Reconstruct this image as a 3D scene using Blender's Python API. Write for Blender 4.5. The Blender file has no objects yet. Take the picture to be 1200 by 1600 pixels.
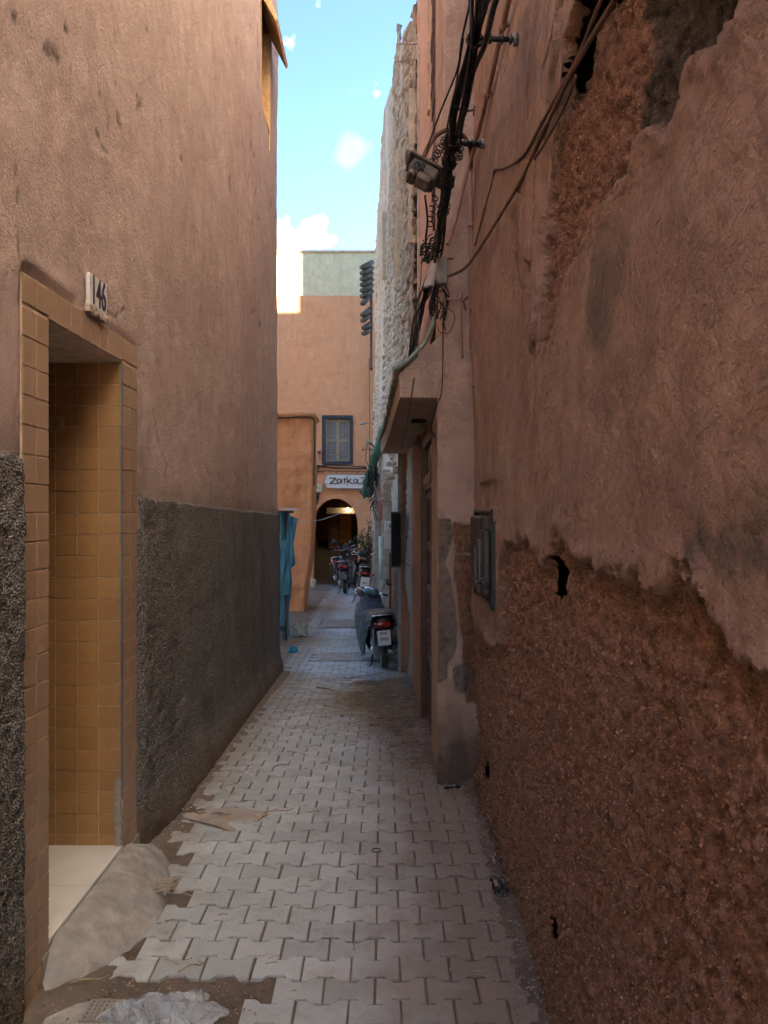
import bpy, math, random
import numpy as np
from math import radians as R, sin, cos, pi
from mathutils import Vector, Matrix

rnd = random.Random(7)
sc = bpy.context.scene
col = sc.collection

# ------------------------------------------------------------------ camera, sky, sun, exposure
CAM_H = 1.65
cd = bpy.data.cameras.new('camera')
cam = bpy.data.objects.new('camera', cd); col.objects.link(cam)
cam.location = (0, 0, CAM_H); cam.rotation_euler = (R(90), 0, 0)
cd.sensor_fit = 'VERTICAL'; cd.sensor_height = 24; cd.lens = 18.0
cd.clip_start = 0.05; cd.clip_end = 2000
sc.camera = cam

SUN_ELEV = R(17.0)
LX, LY = 1.0, 1.0                       # horizontal direction the sunlight travels in
SUN_AZ = math.atan2(-LX, -LY)              # compass bearing of the sun (0 = +Y, clockwise)
SKY_STRENGTH = 0.05
SUN_STRENGTH = 5.0
sc.view_settings.view_transform = 'Standard'
sc.view_settings.look = 'None'
sc.view_settings.gamma = 1.0
sc.view_settings.exposure = 3.72
sc.view_settings.use_curve_mapping = False

w = bpy.data.worlds.new('World'); sc.world = w; w.use_nodes = True
nt = w.node_tree; nt.nodes.clear()
def wn(t, **k):
    n = nt.nodes.new(t)
    for a, b in k.items(): setattr(n, a, b)
    return n
sky = wn('ShaderNodeTexSky', sky_type='NISHITA', sun_disc=False)
sky.sun_elevation = SUN_ELEV; sky.sun_rotation = SUN_AZ
sky.air_density = 0.9; sky.dust_density = 0.1; sky.ozone_density = 2.6; sky.altitude = 400
bg = wn('ShaderNodeBackground'); out = wn('ShaderNodeOutputWorld')
tc = wn('ShaderNodeTexCoord')
mp = wn('ShaderNodeMapping'); mp.inputs['Scale'].default_value = (1.0, 1.0, 2.2)
nz = wn('ShaderNodeTexNoise'); nz.inputs['Scale'].default_value = 3.1; nz.inputs['Detail'].default_value = 9; nz.inputs['Roughness'].default_value = 0.55
nz.inputs['Distortion'].default_value = 0.3
rp = wn('ShaderNodeValToRGB'); rp.color_ramp.elements[0].position = 0.66; rp.color_ramp.elements[1].position = 0.82
nt.links.new(tc.outputs['Generated'], mp.inputs['Vector']); nt.links.new(mp.outputs['Vector'], nz.inputs['Vector'])
nt.links.new(nz.outputs['Fac'], rp.inputs['Fac'])
def cloud_blob(px, py, r0, r1):
    d = Vector(((px-600)/1200, 1, (800-py)/1200)).normalized()
    vm = wn('ShaderNodeVectorMath', operation='DISTANCE'); vm.inputs[1].default_value = d
    nt.links.new(tc.outputs['Generated'], vm.inputs[0])
    mr = wn('ShaderNodeMapRange'); mr.interpolation_type = 'SMOOTHSTEP'
    mr.inputs['From Min'].default_value = r1; mr.inputs['From Max'].default_value = r0
    nt.links.new(vm.outputs['Value'], mr.inputs['Value'])
    n2 = wn('ShaderNodeTexNoise'); n2.inputs['Scale'].default_value = 26; n2.inputs['Detail'].default_value = 7
    nt.links.new(tc.outputs['Generated'], n2.inputs['Vector'])
    m = wn('ShaderNodeMath', operation='MULTIPLY_ADD'); m.inputs[1].default_value = 3.4; m.inputs[2].default_value = -2.25
    nt.links.new(n2.outputs['Fac'], m.inputs[0])
    s = wn('ShaderNodeMath', operation='ADD'); nt.links.new(mr.outputs[0], s.inputs[0]); nt.links.new(m.outputs[0], s.inputs[1])
    m = wn('ShaderNodeMath', operation='MULTIPLY'); m.inputs[1].default_value = 1.5; m.use_clamp = True; nt.links.new(s.outputs[0], m.inputs[0])
    return m.outputs[0]
c1 = cloud_blob(456, 392, 0.0, 0.085)
c2 = cloud_blob(545, 248, 0.0, 0.05)
mul = wn('ShaderNodeMath', operation='MULTIPLY'); mul.inputs[1].default_value = 0.12
nt.links.new(c2, mul.inputs[0])
a1 = wn('ShaderNodeMath', operation='MAXIMUM'); nt.links.new(c1, a1.inputs[0]); nt.links.new(mul.outputs[0], a1.inputs[1])
sc2 = wn('ShaderNodeMath', operation='MULTIPLY'); sc2.inputs[1].default_value = 0.35
nt.links.new(rp.outputs['Color'], sc2.inputs[0])
a2 = wn('ShaderNodeMath', operation='MAXIMUM'); nt.links.new(a1.outputs[0], a2.inputs[0]); nt.links.new(sc2.outputs[0], a2.inputs[1])
mx = wn('ShaderNodeMixRGB'); mx.inputs['Color2'].default_value = (5.2, 5.0, 4.8, 1)
nt.links.new(a2.outputs[0], mx.inputs['Fac']); nt.links.new(sky.outputs['Color'], mx.inputs['Color1'])
nt.links.new(mx.outputs['Color'], bg.inputs['Color']); bg.inputs['Strength'].default_value = SKY_STRENGTH
nt.links.new(bg.outputs['Background'], out.inputs['Surface'])

sd_ = bpy.data.lights.new('sun', 'SUN'); sd_.energy = SUN_STRENGTH; sd_.angle = R(0.5); sd_.color = (1.0, 0.86, 0.70)
sun = bpy.data.objects.new('sun', sd_); col.objects.link(sun); sun.location = (5, -20, 30)
sun.rotation_euler = Vector((LX, LY, -math.hypot(LX, LY)*math.tan(SUN_ELEV))).to_track_quat('-Z', 'Y').to_euler()

sc.render.engine = 'CYCLES'
cy = sc.cycles
cy.max_bounces = 12; cy.diffuse_bounces = 10; cy.glossy_bounces = 4; cy.transparent_max_bounces = 16
cy.use_denoising = True; cy.sample_clamp_indirect = 0.0
cy.caustics_reflective = False; cy.caustics_refractive = False

# ------------------------------------------------------------------ helpers: objects
def tag(o, label=None, cat=None, group=None, kind=None):
    if label: o['label'] = label
    if cat: o['category'] = cat
    if group: o['group'] = group
    if kind: o['kind'] = kind
    return o
def empty(name, loc=(0, 0, 0), label=None, cat=None, group=None, rot=(0, 0, 0)):
    o = bpy.data.objects.new(name, None); col.objects.link(o)
    o.location = loc; o.rotation_euler = rot; o.empty_display_size = 0.1
    return tag(o, label, cat, group)
def link_mesh(name, me, parent=None, loc=None):
    o = bpy.data.objects.new(name, me); col.objects.link(o)
    if parent is not None: o.parent = parent
    if loc is not None: o.location = loc
    return o
def copy_tree(o, parent=None):
    c = o.copy(); col.objects.link(c); c.parent = parent
    for ch in list(o.children): copy_tree(ch, c)
    return c

class MB:
    """collects vertices and faces of one mesh"""
    def __init__(self): self.v = []; self.f = []; self.s = []; self.mi = []; self.cur = 0
    def add(self, vs, fs, smooth=False):
        n = len(self.v); self.v.extend([tuple(p) for p in vs])
        for f in fs: self.f.append(tuple(i+n for i in f)); self.s.append(smooth); self.mi.append(self.cur)
    def box(self, a, b, M=None):
        x0, y0, z0 = a; x1, y1, z1 = b
        vs = [Vector(p) for p in ((x0,y0,z0),(x1,y0,z0),(x1,y1,z0),(x0,y1,z0),(x0,y0,z1),(x1,y0,z1),(x1,y1,z1),(x0,y1,z1))]
        if M is not None: vs = [M @ p for p in vs]
        self.add(vs, [(0,3,2,1),(4,5,6,7),(0,1,5,4),(1,2,6,5),(2,3,7,6),(3,0,4,7)]); return self
    def cbox(self, a, b, e=0.004, M=None):
        """box with every edge chamfered"""
        lo, hi = a, b; e = min([e]+[(hi[i]-lo[i])*.3 for i in range(3)])
        idx = {}; vs = []
        for c in [(x, y, z) for x in (0, 1) for y in (0, 1) for z in (0, 1)]:
            for ax in range(3):
                p = [(hi[i] if c[i] else lo[i]) if i == ax else (hi[i]-e if c[i] else lo[i]+e) for i in range(3)]
                idx[c, ax] = len(vs); vs.append(Vector(p))
        ctr = (Vector(lo)+Vector(hi))/2; fs = []
        def face(keys):
            q = [vs[idx[k]] for k in keys]; nrm = (q[1]-q[0]).cross(q[2]-q[0])
            f = [idx[k] for k in keys]
            if nrm.dot(sum(q, Vector())/len(q)-ctr) < 0: f.reverse()
            fs.append(tuple(f))
        for ax in range(3):
            u, v = [i for i in range(3) if i != ax]
            for s_ in (0, 1):
                k = []
                for (p, q) in ((0,0),(1,0),(1,1),(0,1)):
                    c = [0,0,0]; c[ax] = s_; c[u] = p; c[v] = q; k.append((tuple(c), ax))
                face(k)
            for p in (0, 1):
                for q in (0, 1):
                    c0 = [0,0,0]; c0[u] = p; c0[v] = q; c1_ = list(c0); c1_[ax] = 1
                    face([(tuple(c0), u), (tuple(c1_), u), (tuple(c1_), v), (tuple(c0), v)])
        for c in [(x, y, z) for x in (0, 1) for y in (0, 1) for z in (0, 1)]: face([(c, 0), (c, 1), (c, 2)])
        if M is not None: vs = [M @ p for p in vs]
        self.add(vs, fs); return self
    def tube(self, pts, r, seg=8, caps=True, smooth=True, flat=1.0):
        pts = [Vector(p) for p in pts]; n = len(pts)
        rr = r if isinstance(r, (list, tuple)) else [r]*n
        up = None; rings = []
        for i in range(n):
            t = (pts[min(i+1, n-1)] - pts[max(i-1, 0)])
            if t.length < 1e-9: t = Vector((0, 0, 1))
            t.normalize()
            if up is None:
                up = Vector((0, 0, 1)) if abs(t.z) < 0.9 else Vector((1, 0, 0))
            s = t.cross(up)
            if s.length < 1e-5: s = t.orthogonal()
            s.normalize(); up = s.cross(t).normalized()
            rings.append([pts[i] + (s*cos(2*pi*k/seg) + up*sin(2*pi*k/seg)*flat)*rr[i] for k in range(seg)])
        vs = [p for ring in rings for p in ring]
        fs = []
        for i in range(n-1):
            for k in range(seg):
                fs.append((i*seg+k, i*seg+(k+1)%seg, (i+1)*seg+(k+1)%seg, (i+1)*seg+k))
        if caps: fs += [tuple(range(seg-1, -1, -1)), tuple((n-1)*seg+k for k in range(seg))]
        self.add(vs, fs, smooth); return self
    def lathe(self, prof, seg=20, M=None, smooth=True):
        """prof: list of (radius, height) round local z"""
        vs = []; m = len(prof)
        for (r_, z_) in prof:
            for k in range(seg): vs.append(Vector((r_*cos(2*pi*k/seg), r_*sin(2*pi*k/seg), z_)))
        if M is not None: vs = [M @ p for p in vs]
        fs = [(i*seg+k, i*seg+(k+1)%seg, (i+1)*seg+(k+1)%seg, (i+1)*seg+k) for i in range(m-1) for k in range(seg)]
        fs += [tuple(range(seg-1, -1, -1)), tuple((m-1)*seg+k for k in range(seg))]
        self.add(vs, fs, smooth); return self
    def prism(self, poly, h0, h1, M=None):
        """poly in local xy (ccw), extruded from z=h0 to z=h1"""
        n = len(poly)
        vs = [Vector((x, y, h0)) for x, y in poly] + [Vector((x, y, h1)) for x, y in poly]
        if M is not None: vs = [M @ p for p in vs]
        fs = [tuple(range(n-1, -1, -1)), tuple(range(n, 2*n))] + [(i, (i+1) % n, n+(i+1) % n, n+i) for i in range(n)]
        self.add(vs, fs); return self
    def loft(self, rings, closed=False, cap=True, smooth=True):
        n = len(rings[0]); vs = [Vector(p) for ring in rings for p in ring]; fs = []
        for i in range(len(rings)-1):
            for k in range(n if closed else n-1):
                fs.append((i*n+k, i*n+(k+1) % n, (i+1)*n+(k+1) % n, (i+1)*n+k))
        if cap and closed: fs += [tuple(range(n-1, -1, -1)), tuple((len(rings)-1)*n+k for k in range(n))]
        self.add(vs, fs, smooth); return self
    def mesh(self, name, mats):
        me = bpy.data.meshes.new(name); me.from_pydata(self.v, [], self.f)
        if not isinstance(mats, (list, tuple)): mats = [mats]
        for m in mats: me.materials.append(m)
        me.polygons.foreach_set('use_smooth', self.s); me.polygons.foreach_set('material_index', self.mi)
        me.update(); return me
    def build(self, name, mat, parent=None, loc=None):
        return link_mesh(name, self.mesh(name, mat), parent, loc)

def np_mesh(name, V, F, mats, smooth=True, attrs=None):
    me = bpy.data.meshes.new(name)
    V = np.asarray(V, dtype=np.float32); F = np.asarray(F, dtype=np.int32)
    k = F.shape[1]
    me.vertices.add(len(V)); me.vertices.foreach_set('co', V.ravel())
    me.loops.add(F.size); me.loops.foreach_set('vertex_index', F.ravel())
    me.polygons.add(len(F)); me.polygons.foreach_set('loop_start', np.arange(0, F.size, k, dtype=np.int32))
    me.polygons.foreach_set('use_smooth', np.full(len(F), smooth, dtype=bool))
    me.update(calc_edges=True)
    if not isinstance(mats, (list, tuple)): mats = [mats]
    for m in mats: me.materials.append(m)
    for nme, arr in (attrs or {}).items():
        a = me.color_attributes.new(nme, 'FLOAT_COLOR', 'POINT')
        c = np.ones((len(V), 4), dtype=np.float32)
        arr = np.asarray(arr); c[:, :arr.shape[1]] = arr
        a.data.foreach_set('color', c.ravel())
    return me
def grid_faces(nu, nv, keep=None):
    i, j = np.meshgrid(np.arange(nu-1), np.arange(nv-1), indexing='ij')
    a = (i*nv+j).ravel(); F = np.stack([a, a+nv, a+nv+1, a+1], 1)
    if keep is not None: F = F[keep.ravel()]
    return F

# ------------------------------------------------------------------ helpers: numpy noise and shapes
def vnoise(P, seed=0):
    P = np.asarray(P, dtype=np.float64); I = np.floor(P).astype(np.int64); f = P-I
    u = f*f*f*(f*(f*6-15)+10)
    def h(ix, iy, iz):
        n = (ix*374761393 + iy*668265263 + iz*2147483647 + seed*974711) & 0xffffffff
        n = ((n ^ (n >> 13))*1274126177) & 0xffffffff
        n = ((n ^ (n >> 16))*2246822519) & 0xffffffff
        return ((n ^ (n >> 15)) & 0xffffff)/float(0xffffff)
    r = 0
    for dx in (0, 1):
        for dy in (0, 1):
            for dz in (0, 1):
                wgt = (u[:,0] if dx else 1-u[:,0])*(u[:,1] if dy else 1-u[:,1])*(u[:,2] if dz else 1-u[:,2])
                r = r + wgt*h(I[:,0]+dx, I[:,1]+dy, I[:,2]+dz)
    return r*2-1
def fbm(P, sc_=1.0, octv=4, seed=0, rough=0.5):
    P = np.asarray(P)*sc_; r = 0; a = 1; t = 0
    for o in range(octv):
        r = r+a*vnoise(P, seed+o*17); t += a; a *= rough; P = P*2.03+11.7
    return r/t
def sdf(poly, X, Y):
    """signed distance to a polygon, positive inside"""
    X = X.ravel(); Y = Y.ravel(); d = np.full(X.shape, 1e9); ins = np.zeros(X.shape, bool); n = len(poly)
    for i in range(n):
        x0, y0 = poly[i]; x1, y1 = poly[(i+1) % n]
        ex, ey = x1-x0, y1-y0; l = ex*ex+ey*ey+1e-12
        t = np.clip(((X-x0)*ex+(Y-y0)*ey)/l, 0, 1)
        d = np.minimum(d, np.hypot(X-x0-t*ex, Y-y0-t*ey))
        c = ((y0 > Y) != (y1 > Y)) & (X < ex*(Y-y0)/(ey if abs(ey) > 1e-12 else 1e-12)+x0)
        ins ^= c
    return np.where(ins, d, -d)
def sstep(a, b, x):
    t = np.clip((x-a)/(b-a), 0, 1); return t*t*(3-2*t)

# ------------------------------------------------------------------ helpers: materials
def lin(r, g, b):
    f = lambda c: (c/255/12.92) if c/255 <= 0.04045 else ((c/255+0.055)/1.055)**2.4
    return (f(r), f(g), f(b), 1)
class NM:
    def __init__(self, name):
        self.m = bpy.data.materials.new(name); self.m.use_nodes = True
        self.t = self.m.node_tree; self.b = self.t.nodes['Principled BSDF']; self.tc = None
        self.b.inputs['Specular IOR Level'].default_value = 0.3
    def n(self, t, **k):
        x = self.t.nodes.new(t)
        for a, b in k.items(): setattr(x, a, b)
        return x
    def l(self, a, b): self.t.links.new(a, b)
    def co(self, scale=(1, 1, 1)):
        if self.tc is None: self.tc = self.n('ShaderNodeTexCoord')
        if scale == (1, 1, 1): return self.tc.outputs['Object']
        m = self.n('ShaderNodeMapping'); m.inputs['Scale'].default_value = scale
        self.l(self.tc.outputs['Object'], m.inputs['Vector']); return m.outputs['Vector']
    def noise(self, s, det=5, rough=0.55, scale=(1, 1, 1), dist=0.0):
        x = self.n('ShaderNodeTexNoise'); x.inputs['Scale'].default_value = s; x.inputs['Detail'].default_value = det
        x.inputs['Roughness'].default_value = rough; x.inputs['Distortion'].default_value = dist
        self.l(self.co(scale), x.inputs['Vector']); return x.outputs['Fac']
    def ramp(self, fac, stops):
        x = self.n('ShaderNodeValToRGB'); e = x.color_ramp.elements
        while len(e) < len(stops): e.new(0.5)
        for i, (p, c) in enumerate(stops):
            e[i].position = p; e[i].color = c if len(c) == 4 else (*c, 1)
        self.l(fac, x.inputs['Fac']); return x.outputs['Color']
    def fac(self, f, a, b):
        x = self.n('ShaderNodeMapRange'); x.inputs['From Min'].default_value = a; x.inputs['From Max'].default_value = b
        self.l(f, x.inputs['Value']); return x.outputs['Result']
    def mix(self, fac, a, b, mode='MIX'):
        x = self.n('ShaderNodeMixRGB', blend_type=mode)
        for s, v in (('Fac', fac), ('Color1', a), ('Color2', b)):
            if isinstance(v, (float, int)): x.inputs[s].default_value = v
            elif isinstance(v, tuple): x.inputs[s].default_value = v if len(v) == 4 else (*v, 1)
            else: self.l(v, x.inputs[s])
        return x.outputs['Color']
    def math(self, op, a, b=None):
        x = self.n('ShaderNodeMath', operation=op)
        for i, v in enumerate((a, b)):
            if v is None: continue
            if isinstance(v, (float, int)): x.inputs[i].default_value = v
            else: self.l(v, x.inputs[i])
        return x.outputs[0]
    def attr(self, name):
        x = self.n('ShaderNodeVertexColor', layer_name=name); s = self.n('ShaderNodeSeparateColor')
        self.l(x.outputs['Color'], s.inputs[0]); return s.outputs
    def out(self, colr, rough=0.9, bumps=(), spec=None, metal=None):
        b = self.b
        if isinstance(colr, tuple): b.inputs['Base Color'].default_value = colr if len(colr) == 4 else (*colr, 1)
        else: self.l(colr, b.inputs['Base Color'])
        if isinstance(rough, float): b.inputs['Roughness'].default_value = rough
        else: self.l(rough, b.inputs['Roughness'])
        if spec is not None: b.inputs['Specular IOR Level'].default_value = spec
        if metal is not None: b.inputs['Metallic'].default_value = metal
        prev = None
        for (h, dist) in bumps:
            x = self.n('ShaderNodeBump'); x.inputs['Distance'].default_value = dist
            self.l(h, x.inputs['Height'])
            if prev is not None: self.l(prev, x.inputs['Normal'])
            prev = x.outputs['Normal']
        if prev is not None: self.l(prev, b.inputs['Normal'])
        return self.m
def simple(name, c, rough=0.6, metal=0.0, var=0.25, scale=12.0, bump=0.0, dust=0.0, spec=0.3):
    """plain surface with soft uneven tone, and a film of dust when asked"""
    k = NM(name); f = k.noise(scale, 6, 0.6)
    lo = tuple(x*(1-var) for x in c[:3]); hi = tuple(min(1, x*(1+var)) for x in c[:3])
    cc = k.ramp(f, [(0.3, lo), (0.7, hi)])
    if dust: cc = k.mix(k.fac(k.noise(scale*0.6, 7, 0.7), 0.75-dust, 0.95-dust*0.5), cc, (0.20, 0.155, 0.115))
    rr = k.fac(k.noise(scale*1.7, 4, 0.6), 0.0, 1.0)
    rr = k.math('ADD', k.math('MULTIPLY', rr, 0.25), rough-0.12)
    return k.out(cc, rr, [(k.noise(scale*4, 5, 0.6), bump)] if bump else (), metal=metal, spec=spec)
# ------------------------------------------------------------------ materials of the setting
def plaster(name, c_lo, c_hi, c_rough_lo=None, c_rough_hi=None, c_cem=(0.13, 0.11, 0.09), c_dirt_shade=(0.10, 0.075, 0.055), grain=90, gd=0.004, streak=True, attr=True, patch=None):
    k = NM(name)
    big = k.noise(0.9, 5, 0.6, dist=0.6); mid = k.noise(6, 6, 0.65)
    c = k.ramp(big, [(0.32, c_lo), (0.68, c_hi)])
    c = k.mix(k.fac(mid, 0.35, 0.8), c, tuple(x*0.80 for x in c_lo), 'MIX') if patch is None else k.mix(k.fac(mid, 0.4, 0.75), c, patch)
    if streak:
        st = k.noise(7, 5, 0.6, (1, 1, 0.10))
        c = k.mix(k.math('MULTIPLY', k.fac(st, 0.5, 0.85), 0.45), c, tuple(x*0.62 for x in c_lo))
    sp = k.noise(grain*1.3, 3, 0.7)
    c = k.mix(k.math('MULTIPLY', k.fac(sp, 0.55, 0.8), 0.35), c, tuple(x*0.5 for x in c_lo))
    if name in ('pink_plaster', 'brown_plaster', 'orange_plaster'):
        c = k.mix(k.math('MULTIPLY', k.fac(k.noise(2.3, 7, 0.7, dist=1.0), 0.50, 0.70), 0.40), c, tuple(x*0.70 for x in c_lo))
        c = k.mix(k.math('MULTIPLY', k.fac(k.noise(11, 8, 0.8), 0.58, 0.68), 0.35), c, tuple(min(1, x*1.12) for x in c_hi))
    g1 = k.noise(grain, 4, 0.65); g2 = k.noise(14, 5, 0.6)
    bumps = [(g2, 0.03), (g1, gd*2.6), (k.noise(grain*3.2, 3, 0.7), gd*0.9)]
    if attr:
        a = k.attr('m')
        if c_rough_lo is not None:
            rg = k.noise(34, 6, 0.75); rg2 = k.noise(150, 3, 0.7)
            cr = k.ramp(rg, [(0.30, tuple(x*0.45 for x in c_rough_lo)), (0.46, c_rough_lo), (0.70, c_rough_hi)])
            cr = k.mix(k.math('MULTIPLY', k.fac(rg2, 0.60, 0.72), 0.7), cr, (0.46, 0.29, 0.19))
            c = k.mix(a[0], c, cr)
            bumps.append((k.math('MULTIPLY', k.noise(75, 4, 0.7), a[0]), 0.018))
        cc = k.ramp(k.noise(24, 6, 0.7), [(0.35, tuple(x*0.6 for x in c_cem)), (0.65, tuple(x*1.25 for x in c_cem))])
        c = k.mix(a[1], c, cc)
        c = k.mix(a[2], c, c_dirt_shade)
    return k.out(c, 0.93, bumps, spec=0.2)

M_left = plaster('pink_plaster', (0.69, 0.515, 0.465), (0.82, 0.655, 0.585), (0.54, 0.42, 0.36), (0.66, 0.53, 0.46), grain=70, gd=0.008)
M_right = plaster('brown_plaster', (0.31, 0.20, 0.155), (0.52, 0.375, 0.29), (0.36, 0.20, 0.135), (0.50, 0.31, 0.22), grain=80, gd=0.0022)
M_corner = plaster('corner_plaster', (0.50, 0.345, 0.26), (0.64, 0.47, 0.37), (0.30, 0.15, 0.09), (0.46, 0.27, 0.18), grain=60, gd=0.005, c_cem=(0.24, 0.19, 0.15))
M_orange = plaster('orange_plaster', (0.80, 0.385, 0.19), (0.87, 0.44, 0.235), grain=40, gd=0.010, attr=False, patch=(0.75, 0.36, 0.18))
M_peach = plaster('peach_plaster', (0.72, 0.46, 0.32), (0.78, 0.52, 0.38), grain=40, gd=0.004, attr=False)
M_door_wall = plaster('doorway_plaster', (0.44, 0.24, 0.15), (0.50, 0.285, 0.185), grain=70, gd=0.003, attr=False)
M_parapet = plaster('pale_parapet_plaster', (0.66, 0.58, 0.36), (0.72, 0.64, 0.42), grain=20, gd=0.004, attr=False)

def pebble_mat():
    k = NM('pebbledash')
    v = k.n('ShaderNodeTexVoronoi'); v.inputs['Scale'].default_value = 120; k.l(k.co(), v.inputs['Vector'])
    v2 = k.n('ShaderNodeTexVoronoi'); v2.inputs['Scale'].default_value = 120; k.l(k.co(), v2.inputs['Vector'])
    s = k.n('ShaderNodeSeparateColor'); k.l(v2.outputs['Color'], s.inputs[0])
    c = k.ramp(s.outputs[0], [(0.0, (0.22, 0.22, 0.22)), (0.5, (0.32, 0.315, 0.31)), (0.85, (0.42, 0.41, 0.40)), (1.0, (0.58, 0.56, 0.54))])
    c = k.mix(k.fac(v.outputs['Distance'], 0.25, 0.75), c, (0.11, 0.105, 0.10))
    c = k.mix(k.math('MULTIPLY', k.fac(k.noise(2.2, 5, 0.6, (1, 1, 0.5)), 0.45, 0.8), 0.55), c, (0.045, 0.043, 0.042))
    a = k.attr('m')
    c = k.mix(k.math('MULTIPLY', a[2], 0.75), c, (0.17, 0.125, 0.085))
    h = k.math('SUBTRACT', 1.0, v.outputs['Distance'])
    return k.out(c, 0.85, [(k.noise(30, 4, 0.6), 0.02), (h, 0.012)], spec=0.12)
M_pebble = pebble_mat()

def tile_mat(name, lo, hi, spots, rough=0.32):
    k = NM(name)
    gi = k.n('ShaderNodeNewGeometry').outputs['Random Per Island']; oi = k.n('ShaderNodeObjectInfo').outputs['Random']
    rr = k.math('FRACT', k.math('ADD', gi, oi))
    c = k.ramp(k.noise(11, 7, 0.7, dist=0.8), [(0.3, lo), (0.7, hi)])
    c = k.mix(k.math('MULTIPLY', rr, 0.35), c, tuple(x*0.72 for x in lo))
    c = k.mix(k.fac(k.noise(38, 5, 0.75), 0.62, 0.75), c, spots)
    c = k.mix(k.math('MULTIPLY', k.fac(k.noise(4, 6, 0.6), 0.5, 0.9), 0.5), c, (0.20, 0.14, 0.10))
    return k.out(c, k.math('ADD', rough, k.math('MULTIPLY', k.noise(20, 4, 0.6), 0.22)), [(k.noise(9, 3, 0.5), 0.004)], spec=0.5)
M_tile_frame = tile_mat('glazed_brown_tile', (0.33, 0.225, 0.15), (0.43, 0.305, 0.215), (0.25, 0.155, 0.09))
M_tile_niche = tile_mat('glazed_ochre_tile', (0.29, 0.165, 0.068), (0.43, 0.27, 0.115), (0.16, 0.085, 0.035))
M_grout = simple('tile_grout', (0.62, 0.52, 0.42), 0.9, var=0.3, scale=20)
M_marble = simple('pale_marble', (0.58, 0.59, 0.58), 0.35, var=0.10, scale=5, dust=0.12)

def paver_mat():
    k = NM('concrete_paver')
    gi = k.n('ShaderNodeNewGeometry').outputs['Random Per Island']; oi = k.n('ShaderNodeObjectInfo').outputs['Random']
    rr = k.math('FRACT', k.math('ADD', gi, oi))
    c = k.ramp(rr, [(0.0, (0.40, 0.455, 0.475)), (0.5, (0.465, 0.52, 0.54)), (1.0, (0.53, 0.59, 0.61))])
    gpos = k.n('ShaderNodeNewGeometry').outputs['Position']
    def wnz(s, d, r):
        x = k.n('ShaderNodeTexNoise'); x.inputs['Scale'].default_value = s; x.inputs['Detail'].default_value = d; x.inputs['Roughness'].default_value = r
        k.l(gpos, x.inputs['Vector']); return x.outputs['Fac']
    c = k.mix(k.math('MULTIPLY', k.fac(wnz(120, 4, 0.8), 0.5, 0.75), 0.35), c, (0.13, 0.125, 0.12))
    c = k.mix(k.math('MULTIPLY', k.fac(wnz(9, 7, 0.7), 0.50, 0.85), 0.55), c, (0.20, 0.165, 0.13))
    c = k.mix(k.math('MULTIPLY', k.fac(wnz(60, 3, 0.5), 0.70, 0.76), 0.6), c, (0.55, 0.53, 0.50))
    c = k.mix(k.math('MULTIPLY', k.fac(wnz(5.0, 8, 0.75), 0.56, 0.66), 0.30), c, (0.50, 0.51, 0.50))
    c = k.mix(k.math('MULTIPLY', k.fac(wnz(3.1, 8, 0.75), 0.57, 0.68), 0.45), c, (0.20, 0.175, 0.15))
    # trodden dirt film towards the foot of the right-hand wall
    sx = k.n('ShaderNodeSeparateXYZ'); k.l(gpos, sx.inputs[0])
    e = k.math('ADD', sx.outputs['X'], k.math('MULTIPLY', wnz(3.5, 6, 0.7), 0.9))
    c = k.mix(k.math('MULTIPLY', k.fac(e, 0.22, 0.72), 0.9), c, (0.26, 0.215, 0.17))
    yy = k.math('ABSOLUTE', k.math('SUBTRACT', sx.outputs['Y'], 7.6)); e2 = k.math('SUBTRACT', k.math('ADD', k.math('MULTIPLY', sx.outputs['X'], 0.55), k.math('MULTIPLY', wnz(2.6, 6, 0.7), 1.3)), k.math('MULTIPLY', yy, 0.30))
    c = k.mix(k.math('MULTIPLY', k.fac(e2, 0.15, 0.60), 0.8), c, (0.28, 0.235, 0.19))
    e3 = k.math('ADD', k.math('MULTIPLY', sx.outputs['X'], -1.0), k.math('MULTIPLY', wnz(4.5, 6, 0.7), 0.5))
    c = k.mix(k.math('MULTIPLY', k.fac(e3, 1.08, 1.38), 0.7), c, (0.24, 0.20, 0.16))
    c = k.mix(k.math('MULTIPLY', k.fac(wnz(1.7, 5, 0.6), 0.52, 0.75), 0.45), c, (0.27, 0.25, 0.22))
    return k.out(c, 0.82, [(wnz(160, 4, 0.7), 0.0022), (wnz(18, 4, 0.6), 0.004)], spec=0.35)
M_paver = paver_mat()
def dirt_mat():
    k = NM('trodden_dirt')
    c = k.ramp(k.noise(5, 8, 0.7), [(0.3, (0.16, 0.125, 0.10)), (0.7, (0.28, 0.235, 0.19))])
    c = k.mix(k.math('MULTIPLY', k.fac(k.noise(90, 5, 0.8), 0.55, 0.75), 0.6), c, (0.30, 0.26, 0.21))
    c = k.mix(k.math('MULTIPLY', k.fac(k.noise(60, 3, 0.6), 0.62, 0.72), 0.8), c, (0.05, 0.038, 0.03))
    return k.out(c, 0.95, [(k.noise(60, 6, 0.75), 0.012), (k.noise(250, 3, 0.7), 0.004)], spec=0.15)
M_dirt = dirt_mat()
M_cement = simple('rough_cement', (0.33, 0.32, 0.30), 0.88, var=0.32, scale=9, bump=0.010, dust=0.2)

# ------------------------------------------------------------------ the lie of the land (metres; Y runs down the alley)
def g(d):
    return np.interp(d, [-20, 0, 4, 9.5, 14, 22, 60], [0, 0, 0, -0.33, -0.40, -0.46, -0.6])
def XL(d): return np.interp(d, [-20, 3.75, 9.6, 40], [-1.19, -1.19, -1.33, -1.33])
XA = 0.575

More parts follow.
